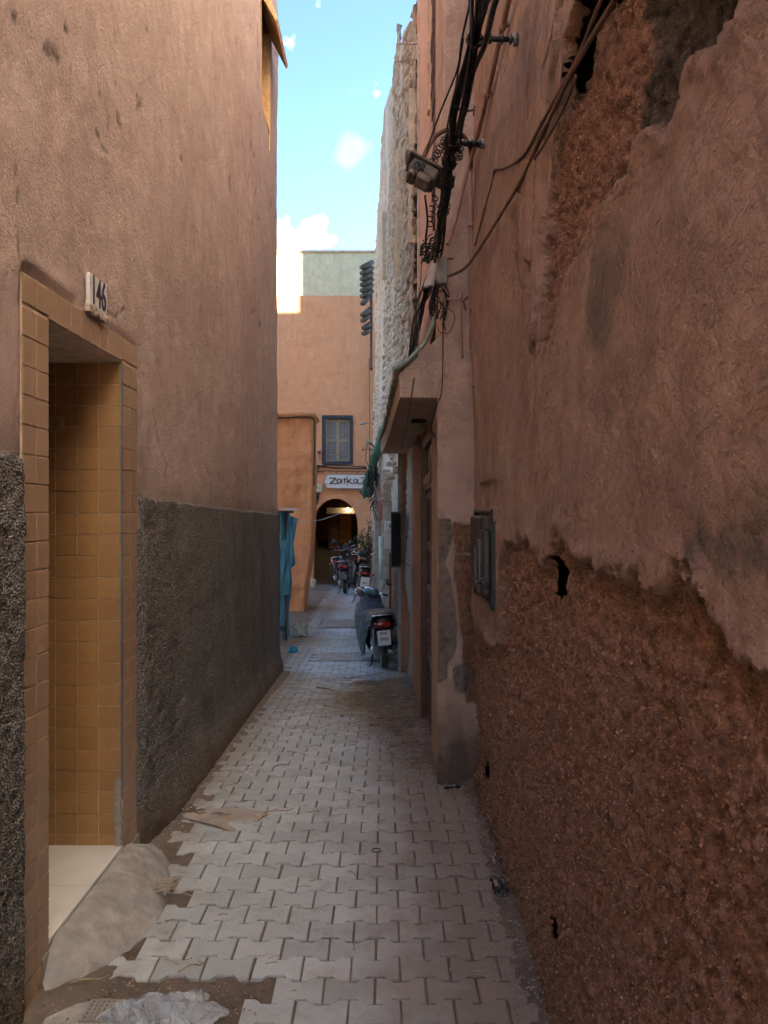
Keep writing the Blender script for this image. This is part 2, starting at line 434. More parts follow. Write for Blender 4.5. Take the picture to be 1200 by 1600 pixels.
# one ground sheet: fine in the alley, coarse beyond
def build_ground():
    xs = np.concatenate([np.linspace(-90, -4, 12), np.linspace(-3.5, -1.5, 9), np.arange(-1.45, 0.75, 0.014), np.linspace(0.8, 4, 8), np.linspace(8, 90, 10)])
    ys = [1.9]
    while ys[-1] < 24: ys.append(ys[-1]+max(0.010, 0.0052*ys[-1]))
    ys = np.concatenate([np.linspace(-90, 0, 10), np.linspace(0.4, 1.8, 5), ys, np.linspace(25, 120, 16)])
    X, Y = np.meshgrid(xs, ys, indexing='ij')
    P = np.stack([X.ravel(), Y.ravel(), 0*X.ravel()], 1)
    x, y = P[:, 0], P[:, 1]
    n1 = fbm(P, 3.0, 4, 3); n2 = fbm(P, 22, 3, 9); n3 = fbm(P, 1.1, 2, 5)
    z = g(y)-0.009+0.004*n2
    # dirt lying against the right-hand wall
    e_r = np.interp(y, [0, 2.6, 3.6, 4.6, 5.3, 6.0, 6.6, 7.3, 8.0, 8.7, 9.3, 12, 24], [0.60, 0.56, 0.47, 0.36, 0.15, 0.0, -0.16, -0.36, -0.48, -0.40, 0.30, 0.25, 0.1])
    a = sstep(-0.03, 0.30, x-e_r+0.16*n1+0.10*n3)
    z += a*(0.022+0.020*np.maximum(n1, -0.3)+0.006*n2)
    near_w = sstep(0.40, 0.60, x)*sstep(9.5, 5.0, y)
    z += near_w*(0.022+0.012*n1)
    # gutter of dirt along the left-hand wall
    e_l = np.interp(y, [0, 2.6, 3.2, 3.9, 5.4, 9.6, 11, 12.2, 15.4, 24], [-0.9, -0.9, -0.98, -1.06, -1.13, -1.27, -1.30, -1.30, -1.42, -1.45])
    b = sstep(0.05, -0.07, x-e_l+0.05*n1)
    z += b*(0.012+0.014*n1+0.006*n2)
    z += sstep(-1.10, -1.20, x)*0.02*sstep(9.7, 9.3, y)*sstep(3.6, 3.9, y)
    # bare earth hollow beside the ramp
    hol = sdf([(-1.1, 2.48), (-0.72, 2.42), (-0.52, 2.50), (-0.50, 2.63), (-0.85, 2.72), (-1.15, 2.62)], x, y)
    V = np.stack([x, y, z], 1)
    o = link_mesh('ground', np_mesh('ground', V, grid_faces(len(xs), len(ys)), M_dirt))
    tag(o, 'brown trodden dirt ground along the foot of both alley walls', kind='structure')
build_ground()

# paving stones: H-shaped interlocking blocks in running bond
PW, PP, PT = 0.178, 0.125, 0.05
def paver_mesh(name, seed, cut=None):
    r = random.Random(seed); w2, he, hm = PW/2-0.0032, PP/2+0.0125-0.0028, PP/2-0.0125-0.0028
    j = lambda: r.uniform(-0.0012, 0.0012)
    out_ = [(-w2,-he),(-w2*.58,-he),(-w2*.34,-hm),(w2*.34,-hm),(w2*.58,-he),(w2,-he),(w2,he),(w2*.58,he),(w2*.34,hm),(-w2*.34,hm),(-w2*.58,he),(-w2,he)]
    out_ = [(x+j(), y+j()) for x, y in out_]
    def ring(s, z): return [(x-math.copysign(s, x), y-math.copysign(s, y), z) for x, y in out_]
    vs = ring(0.0045, 0)+ring(0.0012, -0.0022)+ring(0, -0.007)+ring(0, -PT)
    fs = [tuple(range(12))]
    for k in range(3): fs += [(k*12+i, (k+1)*12+i, (k+1)*12+(i+1) % 12, k*12+(i+1) % 12) for i in range(12)]
    return vs, fs
variants = [paver_mesh('v', s) for s in range(6)]
def paver_me(i):
    vs, fs = variants[i]
    me = bpy.data.meshes.new('paving_stone'); me.from_pydata(vs, [], fs); me.materials.append(M_paver); me.update(); return me
paver_meshes = [paver_me(i) for i in range(6)]
def build_pavement():
    root = tag(empty('pavement', (0, 4, 0)), 'grey interlocking concrete paving running down the alley floor', kind='structure')
    cells = []
    row = 0; y = 2.03
    skips = [[(-0.94, 10.25), (0.15, 10.25), (0.15, 10.9), (-0.94, 10.9)], [(-1.12, 13.55), (0.1, 13.55), (0.1, 14.6), (-1.12, 14.6)]]
    holes = [([(-1.3, 2.40), (-0.70, 2.40), (-0.50, 2.48), (-0.50, 2.62), (-0.86, 2.70), (-1.3, 2.78)])]
    while y < 21.8:
        xl = float(np.interp(y, [0, 2.4, 2.9, 3.3, 3.9, 5.4, 9.6, 11, 12.2, 15.4, 21.8], [-1.05, -1.02, -0.92, -0.86, -1.06, -1.13, -1.27, -1.33, -1.33, -1.46, -1.45]))
        xr = float(np.interp(y, [0, 4.6, 4.9, 9.4, 9.6, 21.8], [0.62, 0.62, 0.42, 0.36, 0.28, -0.4]))
        skew = rnd.uniform(-0.003, 0.003)
        k0 = int(math.floor(xl/PW))
        x = k0*PW+(PW/2 if row % 2 else 0)-0.03
        while x < xr+0.05:
            if x > xl-0.01+rnd.uniform(-0.03, 0.05):
                ok = True
                for poly in skips+holes:
                    if sdf(poly, np.array([x]), np.array([y]))[0] > -0.045: ok = False
                if ok: cells.append((x+rnd.uniform(-.0015, .0015), y+skew+rnd.uniform(-.0015, .0015)))
            x += PW
        y += PP; row += 1
    def vis(c): return abs(c[0])/c[1] < 0.53 and c[1] > 2.42 and not (c[0] > 0.5)
    cells.sort(key=lambda c: (0 if vis(c) else 1, c[1]))
    def pose(c):
        zz = float(g(c[1]))+rnd.gauss(0, 0.0014)+0.003*vnoise(np.array([[c[0]*1.3, c[1]*1.3, 0]]), 2)[0]
        sl = float((g(c[1]+.05)-g(c[1]-.05))/.1)
        return (c[0], c[1], zz), (math.atan(sl)+rnd.gauss(0, 0.007), rnd.gauss(0, 0.007), rnd.gauss(0, 0.006))
    rest = []
    for i, c in enumerate(cells):
        loc, rot = pose(c)
        if i < 300:
            o = link_mesh('paving_stone', paver_meshes[rnd.randrange(6)], root)
            o.location = (loc[0], loc[1]-4, loc[2]); o.rotation_euler = rot
            if rnd.random() < .5: o.rotation_euler.z += pi
        else: rest.append((loc, rot))
    VV = []; mb = MB()
    from mathutils import Euler
    for loc, rot in rest:
        vs, fs = variants[rnd.randrange(6)]
        Mx = Euler(rot).to_matrix()
        mb.add([Mx @ Vector(p)+Vector(loc) for p in vs], fs)
    o = mb.build('far_paving_stones', M_paver, root, (0, -4, 0)); o['kind'] = 'stuff'
build_pavement()

# ------------------------------------------------------------------ left-hand building
DY0, DY1, DZ0, DZ1 = 2.72, 3.49, 0.13, 2.33           # door opening
FY0, FY1, FZ1 = 2.52, 3.69, 2.44                      # tiled surround
left = empty('house', (-1.3, 5, 0), 'tall pink plastered house with dark pebbledash base along the left of the alley', 'house')
def L(o): o.location = Vector(o.location)-Vector((-1.3, 5, 0)); return o
def dado_top(y): return np.interp(y, [0, 2.4, 3.75, 9.6], [1.90, 1.85, 1.735, 1.63])
def build_left_wall():
    ys = [0.6]
    while ys[-1] < 9.6: ys.append(ys[-1]+max(0.010, 0.0065*ys[-1]))
    ys[-1] = 9.6; ys = np.array(ys)
    # plaster above
    zs = np.concatenate([np.arange(1.5, 3.195, 0.02), np.arange(3.21, 9.31, 0.03)])
    Y, Z = np.meshgrid(ys, zs, indexing='ij'); y, z = Y.ravel(), Z.ravel()
    P = np.stack([0*y, y, z], 1)
    n1 = fbm(P, 0.8, 3, 21); n2 = fbm(P, 6, 4, 22); n3 = fbm(P, 30, 3, 23)
    disp = 0.035*n1+0.007*n2+0.0035*n3*sstep(8, 3, y)
    # chips along an old crack climbing away from the door head
    def px(pts): return [(1.19*1200/(600-a), CAM_H+(800-b)*1.19/(600-a)) for a, b in pts]
    def line(pts, wd):
        best = np.full(y.shape, 9.0)
        for (a0, b0), (a1, b1) in zip(pts[:-1], pts[1:]):
            ex, ez = a1-a0, b1-b0; t = np.clip(((y-a0)*ex+(z-b0)*ez)/(ex*ex+ez*ez+1e-9), 0, 1)
            best = np.minimum(best, np.hypot(y-a0-t*ex, z-b0-t*ez))
        return sstep(wd, wd*0.3, best+0.012*n3)
    crack = line(px([(20, 20), (60, 65), (105, 105), (145, 180), (160, 215), (175, 255)]), 0.022)*(fbm(P, 7, 2, 27) > 0.0)
    crack = np.maximum(crack, line(px([(188, 180), (193, 205), (197, 225)]), 0.035)*(n3 > -0.1))
    crack = np.maximum(crack, line(px([(160, 480), (180, 495), (195, 480)]), 0.012))
    crack = np.maximum(crack, line(px([(98, 40), (103, 50)]), 0.016)); crack = np.maximum(crack, line(px([(158, 135), (160, 145)]), 0.02)); crack = np.maximum(crack, 0.7*line(px([(20, 250), (28, 330), (24, 420), (30, 470)]), 0.009))
    crack = np.maximum(crack, 0.5*line(px([(240, 640), (252, 700), (262, 725), (258, 770)]), 0.014))
    seam = line(px([(60, 80), (110, 105), (145, 180), (175, 255)]), 0.15)
    disp += 0.008*seam*(n2)-0.012*crack*(0.5+n3)
    rough = np.clip(sstep(0.0, 0.5, fbm(P, 1.4, 3, 31))*sstep(4.2, 2.6, y)*0.5+0.6*crack, 0, 1)
    grime = 0.35*sstep(0.35, 0.0, z-dado_top(y)+0.35*fbm(P, 5, 4, 33))*sstep(3.6, 3.8, y)*sstep(4.4, 3.7, y)
    grime = np.maximum(grime, 0.30*sstep(0.16, 0.0, z-dado_top(y)+0.12*n2))
    spots = sstep(.50, .58, fbm(P, 9, 3, 37, .6))*sstep(.15, .4, fbm(P, 1.1, 2, 38))
    disp -= 0.006*spots
    grime = np.maximum(grime, np.maximum(0.75*crack, 0.6*spots))
    # patched mortar round the tiled surround
    ring_ = -sdf([(FY0, 0), (FY1, 0), (FY1, FZ1), (FY0, FZ1)], y, z)
    pm = sstep(0.11, 0.02, ring_+0.05*n2)
    disp += 0.012*pm*(0.6+n2)
    tuck = sstep(-0.01, 0.05, ring_); disp = disp*tuck-0.006*(1-tuck)
    x = XL(y)+disp
    yc = (Y[:-1, :-1]+Y[1:, 1:])/2; zc = (Z[:-1, :-1]+Z[1:, 1:])/2
    k = ~((yc > FY0+.03) & (yc < FY1-.03) & (zc < FZ1-.03))
    k &= zc < np.where(yc < 3.7, 5.35, np.where(yc < 6.9, 7.5, 9.4))
    # slit of the hooded window
    k &= ~((yc > 8.15) & (yc < 8.85) & (zc > WZ0) & (zc < WZ1))
    at = np.stack([rough, 0.35*pm*(n2 > 0), grime], 1)
    L(link_mesh('wall', np_mesh('wall', np.stack([x, y, z], 1), grid_faces(len(ys), len(zs), k), M_left, attrs={'m': at}), left))
    # pebbledash base
    zs = np.arange(-0.62, 1.90, 0.0125)
    Y, Z = np.meshgrid(ys, zs, indexing='ij'); y, z = Y.ravel(), Z.ravel()
    P = np.stack([0*y, y, z], 1)
    n2 = fbm(P, 7, 4, 42); n3 = fbm(P, 55, 2, 43)
    top = dado_top(y)+0.012*fbm(P, 9, 3, 44)
    edge = sstep(0, 0.02, top-z)
    x = XL(y)-0.03+edge*(0.052+0.010*n2+0.007*n3*sstep(7, 3.5, y)+0.006)
    foot = sstep(0.30, 0.0, z-g(y)+0.12*n2)
    x = x+0.05*foot*sstep(3.7, 4.2, y)
    tk = np.where((y > 3) & (y < 4), sstep(FY1-.005, FY1+.05, y), np.where((y > 2) & (y <= 3), sstep(FY0+.005, FY0-.04, y), 1)); x = x*tk+(-1.196)*(1-tk)
    yc = (Y[:-1, :-1]+Y[1:, 1:])/2; zc = (Z[:-1, :-1]+Z[1:, 1:])/2
    k = ~((yc > FY0+.012) & (yc < FY1-.012)) & (zc < np.interp(yc, [0, 2.4, 3.75, 9.6], [1.91, 1.86, 1.745, 1.64]))
    at = np.stack([0*y, 0*y, np.clip(foot+0.3*sstep(0.2, 0.6, n2), 0, 1)], 1)
    L(link_mesh('pebbledash_base', np_mesh('pebbledash_base', np.stack([x, y, z], 1), grid_faces(len(ys), len(zs), k), M_pebble, attrs={'m': at}), left))
    # far corner and hidden bulk of the house, plus added sun blocks
    mb = MB(); mb.box((-14.9, 9.05, -0.7), (-1.36, 9.585, 9.29)); mb.box((-6.2, -6, 2.6), (-1.60, 8.1, 5.5)); mb.box((-6.2, 3.62, -.7), (-1.60, 8.1, 2.61)); mb.box((-6.2, -6, -.7), (-1.60, 2.6, 2.61))
    mb.box((-6.2, 3.9, 5.49), (-1.60, 8.1, 7.46)); mb.box((-6.2, 6.7, 7.4), (-1.60, 8.1, 9.28)); mb.box((-2.0, -6, -.7), (-1.19, 0.62, 3.05)); mb.box((-1.9, 8.08, -.7), (-1.5, 9.1, 6.0)); mb.box((-1.9, 8.08, 7.3), (-1.5, 9.1, 9.29))
    for k in range(16):  # unseen steps, heights set to keep sun off the visible right walls
        a = -6+k*15.6/16; b = a+15.6/16+.001*k
        h = max(4.15+0.667*b, 5.7+0.42*b)
        x0 = -1.2 if a < 3.7 else float(XL(a))-.012
        z0_ = 3.0 if a < 0.3 else (5.3 if a < 3.9 else (7.45 if a < 7 else 9.285))
        mb.box((-14.9 if a < 7 else -3.0, a, z0_), (x0, min(b, 9.58), max(h, z0_+.3)))
    mb.box((-6.0, 7.1, 7.5), (-3.01, 9.575, 11.4)); mb.box((-9.0, 7.1, 7.5), (-6.01, 9.575, 13.2)); mb.box((-14.9, 7.1, -.7), (-9.01, 9.58, 14.7)); mb.box((-9.0, 7.1, -.7), (-3.0, 9.57, 7.6))  # unseen tower added to shade the far wall, parapet and ruin
    mb.box((-22, 2.0, -.7), (-14.91, 9.58, 12.77))  # unseen neighbour block added to set the sun patch's lower edge
    L(mb.build('unseen_bulk', M_left_plain, left))
WZ0, WZ1 = 6.0, 7.15
M_left_plain = plaster('pink_plaster_plain', (0.62, 0.50, 0.42), (0.70, 0.58, 0.50), grain=60, gd=0.005, attr=False)
M_bounce_warm = plaster('bounce_lit_reveal_plaster', (0.62, 0.40, 0.20), (0.70, 0.47, 0.26), grain=50, gd=0.003, attr=False)  # yellow tone carries the warm bounced light on reveal and hood
M_darkwood = simple('dark_wood', (0.055, 0.030, 0.020), 0.55, var=0.35, scale=9, bump=0.003, dust=0.1)
build_left_wall()
# hooded slit window near the far corner
wd = MB()
wd.box((-1.52, 8.15, WZ0), (-1.30, 8.17, WZ1)); wd.box((-1.52, 8.83, WZ0-.2), (-1.31, 8.87, WZ1))
wd.add([(-1.31, 8.15, WZ0), (-1.31, 8.85, WZ0), (-1.5, 8.85, WZ0+.3), (-1.5, 8.15, WZ0+.3)], [(0, 1, 2, 3)])
wrec = L(wd.build('window', M_bounce_warm, left)); wrec.name = 'window'
wb = MB(); wb.box((-1.54, 8.16, WZ0), (-1.50, 8.84, WZ1)); wb.build('shutter', M_darkwood, wrec)
hd = MB()
hd.add([(-1.34, 8.10, 7.42), (-1.34, 8.95, 7.42), (-1.12, 8.97, 6.86), (-1.12, 8.08, 6.86), (-1.34, 8.10, 7.20), (-1.34, 8.95, 7.20), (-1.14, 8.97, 6.82), (-1.14, 8.08, 6.82)],
       [(0, 3, 2, 1), (4, 5, 6, 7), (0, 4, 7, 3), (1, 2, 6, 5), (3, 7, 6, 2), (0, 1, 5, 4)])
hd.build('window_hood', M_bounce_warm, wrec)

# doorway: tiled surround, tiled reveals, marble step, dark door
door_way = MB()
door_way.box((-1.45, FY0, -0.25), (-1.190, DY0, FZ1)); door_way.box((-1.45, DY1, -0.25), (-1.190, FY1, FZ1)); door_way.box((-1.45, DY0-.001, DZ1), (-1.191, DY1+.001, FZ1))
door_way.box((-2.05, DY1, -0.2), (-1.44, FY1-.02, FZ1-.02)); door_way.box((-2.05, FY0+.02, -0.2), (-1.44, DY0, FZ1-.02)); door_way.box((-2.05, DY0-.01, DZ1+.001), (-1.44, DY1+.01, FZ1-.03))
surround = L(door_way.build('doorway', M_grout, left))
def tile_mesh(w_, h_, mat, t=0.0045):
    m = MB(); m.cbox((0, 0, 0), (w_, h_, t), 0.0022); me = m.mesh('tile', mat); return me
T = 0.0975
def place(me, name, parent, loc, ex, ey, ez):
    o = bpy.data.objects.new(name, me); col.objects.link(o); o.parent = parent
    o.matrix_local = Matrix(((ex[0], ey[0], ez[0], loc[0]), (ex[1], ey[1], ez[1], loc[1]), (ex[2], ey[2], ez[2], loc[2]), (0, 0, 0, 1)))
    return o
off = Vector((-1.3, 5, 0))
cw = (DY0-FY0)/2; me_f = tile_mesh(cw-.0045, T-.0055, M_tile_frame); cw2 = (FY1-DY1)/2; me_f2 = tile_mesh(cw2-.0045, T-.0055, M_tile_frame)
LT = (DY1-DY0)/8
me_l = tile_mesh(LT-.003, FZ1-DZ1-.004, M_tile_frame)
jit = lambda s=0.0009: rnd.uniform(-s, s)
for zr in range(25):
    z0 = FZ1-(zr+1)*T-(0.012 if zr else 0)
    if z0 < -0.10: break
    for c in range(2):
        place(me_f, 'tile', surround, Vector((-1.190+jit(), FY0+c*cw+.0015, z0+.0015))-off*0+jit()*Vector((0, 0, 1)), (0, 1, jit(.004)), (0, 0, 1), (1, 0, 0))
        place(me_f2, 'tile', surround, Vector((-1.190+jit(), DY1+c*cw2+.0015, z0+.0015)), (0, 1, jit(.004)), (0, 0, 1), (1, 0, 0))
for c in range(8):
    place(me_l, 'tile', surround, Vector((-1.190+jit(), DY0+c*LT+.0015, DZ1+.004)), (0, 1, 0), (0, 0, 1), (1, 0, 0))
me_n = tile_mesh(T-.0032, T-.0032, M_tile_niche, 0.004)
for c in range(6):
    for zr in range(23):
        z0 = DZ1-(zr+1)*T+.0
        if z0 < DZ0-.085: break
        if c == 0 and z0 < 0.42 and zr > 18 and zr % 2 == 0: pass
        place(me_n, 'tile', surround, Vector((-1.197-(c+1)*T, DY1+jit(.0005), z0)), (1, 0, 0), (0, 0, 1), (0, -1, 0))
surround_children_fix = [ch for ch in surround.children]
for ch in surround_children_fix: ch.location = ch.location    # tiles sit in the doorway's own coordinates (world layout)
mb = MB(); mb.box((-2.10, DY0, DZ0-.15), (-1.195, DY1, DZ0-.012)); L(mb.build('step_base', M_cement, left))
for (a, b) in ((DY0+.002, 3.105), (3.109, DY1-.002)):
    mb = MB(); mb.cbox((-2.0, a, DZ0-.012), (-1.185, b, DZ0+.008), .003); L(mb.build('step_slab', M_marble, left))
mb = MB(); mb.box((-2.10, DY0-.02, 0), (-2.04, DY1+.02, DZ1)); d_ = L(mb.build('door', M_darkwood, left))
mb = MB()
for (a, b) in ((0.3, 1.1), (1.25, 2.1)):
    for (c, e) in ((DY0+.08, 3.06), (3.14, DY1-.08)): mb.cbox((-2.04, c, a), (-2.02, e, b), .008)
mb.build('door_panel', M_darkwood, d_)
mb = MB(); mb.cbox((-1.515, DY1-.022, 2.015), (-1.445, DY1-.008, 2.085), .004); sw = L(mb.build('light_switch', simple('old_plastic', (0.33, 0.25, 0.17), 0.5), left))
mb = MB(); mb.cbox((-1.492, DY1-.03, 2.035), (-1.468, DY1-.020, 2.065), .003); mb.build('switch_button', simple('old_plastic_button', (0.28, 0.2, 0.13), 0.5), sw)
# metal corner strip on the edge of the reveal and broken mortar at its foot
mb = MB(); mb.cbox((-1.1960, DY1-.010, 0.36), (-1.186, DY1+.002, DZ1), .002); L(mb.build('edge_trim', simple('dull_steel', (0.20, 0.19, 0.18), 0.5, metal=0.6), left))
mb = MB()
for i in range(26):
    z = 0.13+i*0.012; s = rnd.uniform(.006, .016)
    mb.box((-1.205-s, DY1-.012-s*.5, z), (-1.190+rnd.uniform(-.004, .004), DY1+.002, z+.012))
L(mb.build('broken_mortar', M_cement, left))

# ------------------------------------------------------------------ right-hand building (A), its plaster partly fallen
right = empty('house', (1.5, 2, 0), 'brown house on the right whose fallen plaster bares rough red rubble', 'house')
def Rr(o): o.location = Vector(o.location)-Vector((1.5, 2, 0)); return o
def pxA(pts): return [(XA*1200/(a-600), CAM_H+(800-b)*XA/(a-600)) for a, b in pts]
def crumb_mat():
    k = NM('red_earth_crumbs'); gi = k.n('ShaderNodeNewGeometry').outputs['Random Per Island']
    return k.out(k.ramp(gi, [(0.0, (0.24, 0.13, 0.09)), (0.6, (0.40, 0.235, 0.16)), (0.95, (0.48, 0.30, 0.21)), (1.0, (0.56, 0.40, 0.30))]), .95, spec=.15)
M_crumb = crumb_mat()
def build_A():
    ys = [0.80]
    while ys[-1] < 4.80: ys.append(ys[-1]+0.0048*ys[-1])
    ys[-1] = 4.80; ys = np.array(ys)
    zs = np.concatenate([np.arange(-0.1, 2.895, 0.0095), np.arange(2.902, 5.3, 0.011)])
    Y, Z = np.meshgrid(ys, zs, indexing='ij'); y, z = Y.ravel(), Z.ravel(); P = np.stack([0*y, y, z], 1)
    n0 = fbm(P, 1.0, 2, 51); n1 = fbm(P, 5, 4, 52); n2 = fbm(P, 16, 4, 53, .6); n3 = fbm(P, 60, 3, 54, .7); n4 = fbm(P, 32, 3, 57)
    jag = 0.045*n1+0.035*n2+0.012*n3
    lower = pxA([(1300, 1060), (1200, 988), (1150, 955), (1118, 925), (1060, 912), (1000, 880), (945, 890), (905, 862), (880, 852), (868, 880), (832, 852), (800, 848), (792, 880), (790, 960), (796, 1010), (770, 1010), (750, 985), (735, 930), (728, 850), (716, 830)]) + [(5.4, 1.5), (5.4, -1), (0.4, -1), (0.4, 1.2)]
    upper = pxA([(1200, -60), (1190, 0), (1150, 60), (1098, 100), (1078, 190), (1040, 210), (1010, 215), (1000, 260), (955, 320), (925, 370), (905, 410), (885, 470), (870, 545), (852, 560), (856, 480), (862, 390), (870, 300), (893, 200), (905, 60), (940, -60)])
    cem = pxA([(1250, -80), (1190, 5), (1095, 95), (1075, 190), (1010, 215), (990, 280), (950, 330), (945, 280), (985, 210), (1030, 80), (1000, 30), (1010, -80)])
    void = pxA([(1000, -40), (975, 0), (945, 35), (930, 90), (918, 148), (903, 158), (896, 130), (900, 95), (912, 45), (922, 10), (928, -40)])
    strip = pxA([(905, -60), (893, 60), (880, 130), (868, 240), (862, 330), (850, 520), (840, 560), (846, 480), (842, 420), (822, 380), (826, 250), (850, 160), (872, 60), (880, -60)])
    holes = [pxA([(868, 862), (886, 872), (886, 930), (874, 944), (866, 925), (864, 890)]), pxA([(853, 1426), (868, 1430), (873, 1474), (858, 1470)]), pxA([(754, 1182), (762, 1190), (762, 1222), (756, 1214)])]
    sl = sdf(lower, y, z)+jag*1.5; su = sdf(upper, y, z)+jag*1.1; sc_ = sdf(cem, y, z)+jag*1.2; sv = sdf(void, y, z)+0.015*n2; ss = sdf(strip, y, z)+0.04*n1
    ro_l = sstep(-0.004, 0.006, sl); ro_u = sstep(-0.004, 0.006, su); ro = np.maximum(ro_l, ro_u)
    pl = 1-ro
    thick = 0.026
    disp = 0.030*n0+pl*(thick+0.006*n1+0.003*n2+0.0012*n3)
    # plaster edge curls a little proud of what is left of it
    disp += pl*0.008*sstep(0.07, 0.0, np.minimum(np.abs(sl), np.abs(su)))
    clump = np.abs(n2)*-0.030+0.016*n1+0.017*n3+0.012*n4
    disp += ro*(clump*0.85+0.002)
    cemm = sstep(-.01, .02, sc_)*ro_u
    disp += -0.012*cemm
    disp += pl*0.018*sstep(-.003, .004, ss)
    crk = np.zeros_like(y)
    # long cracks in the skim coat
    for pts, wd_ in ((pxA([(898, 0), (888, 60), (868, 110), (866, 180), (855, 260), (850, 330), (842, 420), (846, 520), (843, 570), (846, 650)]), .006),
                     (pxA([(842, 30), (836, 120), (835, 190), (830, 260)]), .005), (pxA([(820, 250), (818, 330), (815, 420), (825, 500)]), .005)):
        best = np.full(y.shape, 9.0)
        for (a0, b0), (a1, b1) in zip(pts[:-1], pts[1:]):
            ex, ez = a1-a0, b1-b0; t = np.clip(((y-a0)*ex+(z-b0)*ez)/(ex*ex+ez*ez+1e-9), 0, 1)
            best = np.minimum(best, np.hypot(y-a0-t*ex, z-b0-t*ez))
        crk = np.maximum(crk, sstep(wd_*2.4, wd_*.7, best+0.008*n2))
    disp -= pl*0.018*crk
    # plaster left round the meter box
    mbx = sdf([(3.62, 1.05), (4.62, 1.05), (4.62, 1.8), (3.62, 1.8)], y, z)
    disp = np.where(mbx > 0, np.minimum(disp, 0.03), disp)
    foot = sstep(0.28, -0.02, z-g(y)+0.10*n1)
    disp += 0.05*foot*foot
    st1 = sstep(-.03, .05, sdf(pxA([(1105, 850), (1150, 812), (1190, 830), (1240, 800), (1240, 900), (1150, 892), (1112, 880)]), y, z)+0.10*n2+0.05*n1)
    st2 = sstep(-.03, .05, sdf(pxA([(925, 520), (930, 400), (990, 350), (1005, 370), (985, 480), (950, 540)]), y, z)+0.12*n1)*0.55
    cemA = np.clip(cemm+pl*np.maximum(st1*0.75, st2), 0, 1)
    redd = pl*0.30*sstep(0.0, 0.5, fbm(P, 2.2, 4, 77))
    dirt = np.clip(0.55*foot*(0.6+n1)+0.28*redd+0.20*pl*sstep(0.1, 0.6, n1)*sstep(1.2, 2.2, z)+0.75*pl*crk+0.6*sstep(-.02, .0, sv), 0, 0.9)  # dirt; the last term paints the hole's shade round the void
    at = np.stack([ro, cemA, dirt], 1)
    X = XA-disp
    idx = np.where((ro > 0.95) & (cemm < .5) & (sv < -.01) & (np.max([sdf(h, y, z) for h in holes], 0) < -.012))[0]; idx = np.random.RandomState(5).choice(idx, 26000)
    rs = np.random.RandomState(6); n_ = len(idx); c0 = np.stack([X[idx]-.001, y[idx]+rs.uniform(-.005, .005, n_), z[idx]+rs.uniform(-.005, .005, n_)], 1)
    sz = rs.uniform(.0010, .0034, n_)*np.sqrt(y[idx]/2.2)*np.where(rs.rand(n_) > .97, 2.0, 1)
    cube = np.array([(-1,-1,-1),(1,-1,-1),(1,1,-1),(-1,1,-1),(-1,-1,1),(1,-1,1),(1,1,1),(-1,1,1)])
    q = c0[:, None, :]+cube[None]*sz[:, None, None]*rs.uniform(.35, 1.1, (n_, 8, 3))
    fc = np.array([(0,3,2,1),(4,5,6,7),(0,1,5,4),(1,2,6,5),(2,3,7,6),(3,0,4,7)]); F_ = (fc[None]+8*np.arange(n_)[:, None, None]).reshape(-1, 4)
    o = Rr(link_mesh('rubble_crumbs', np_mesh('rubble_crumbs', q.reshape(-1, 3), F_, M_crumb, smooth=False), right)); o['kind'] = 'stuff'
    hole = sv > 0.004
    for h in holes: hole |= sdf(h, y, z)+0.006*n3 > 0.003
    hg = hole.reshape(Y.shape); kp = ~(hg[:-1, :-1] & hg[1:, 1:] & hg[1:, :-1] & hg[:-1, 1:])
    Rr(link_mesh('wall', np_mesh('wall', np.stack([X, y, z], 1), grid_faces(len(ys), len(zs), kp)[:, ::-1], M_right, attrs={'m': at}), right))
    mb = MB(); mb.box((0.80, -6.5, -.5), (7, 4.78, 5.6)); mb.box((0.56, -6.5, -.5), (0.81, 0.81, 3.0))
    up = MB(); up.box((0.57, -6.5, 5.25), (0.79, 4.79, 13.0)); up.box((0.78, -6.5, 5.61), (2.6, 4.79, 13.0)); up.box((0.565, -6.5, 3.01), (0.79, 0.79, 5.26)); Rr(up.build('unseen_bounce_wall', M_bounce_cream, right))  # unseen mass, raised and paled to bounce sunlight into the alley
    Rr(mb.build('unseen_bulk', M_right_plain, right))
M_bounce_cream = plaster('bounce_cream_plaster', (0.70, 0.64, 0.56), (0.78, 0.73, 0.66), grain=40, gd=0.005, attr=False)  # pale so that the unseen upper masses bounce neutral light
M_right_plain = plaster('brown_plaster_plain', (0.42, 0.26, 0.19), (0.52, 0.34, 0.25), grain=60, gd=0.005, attr=False)
build_A()

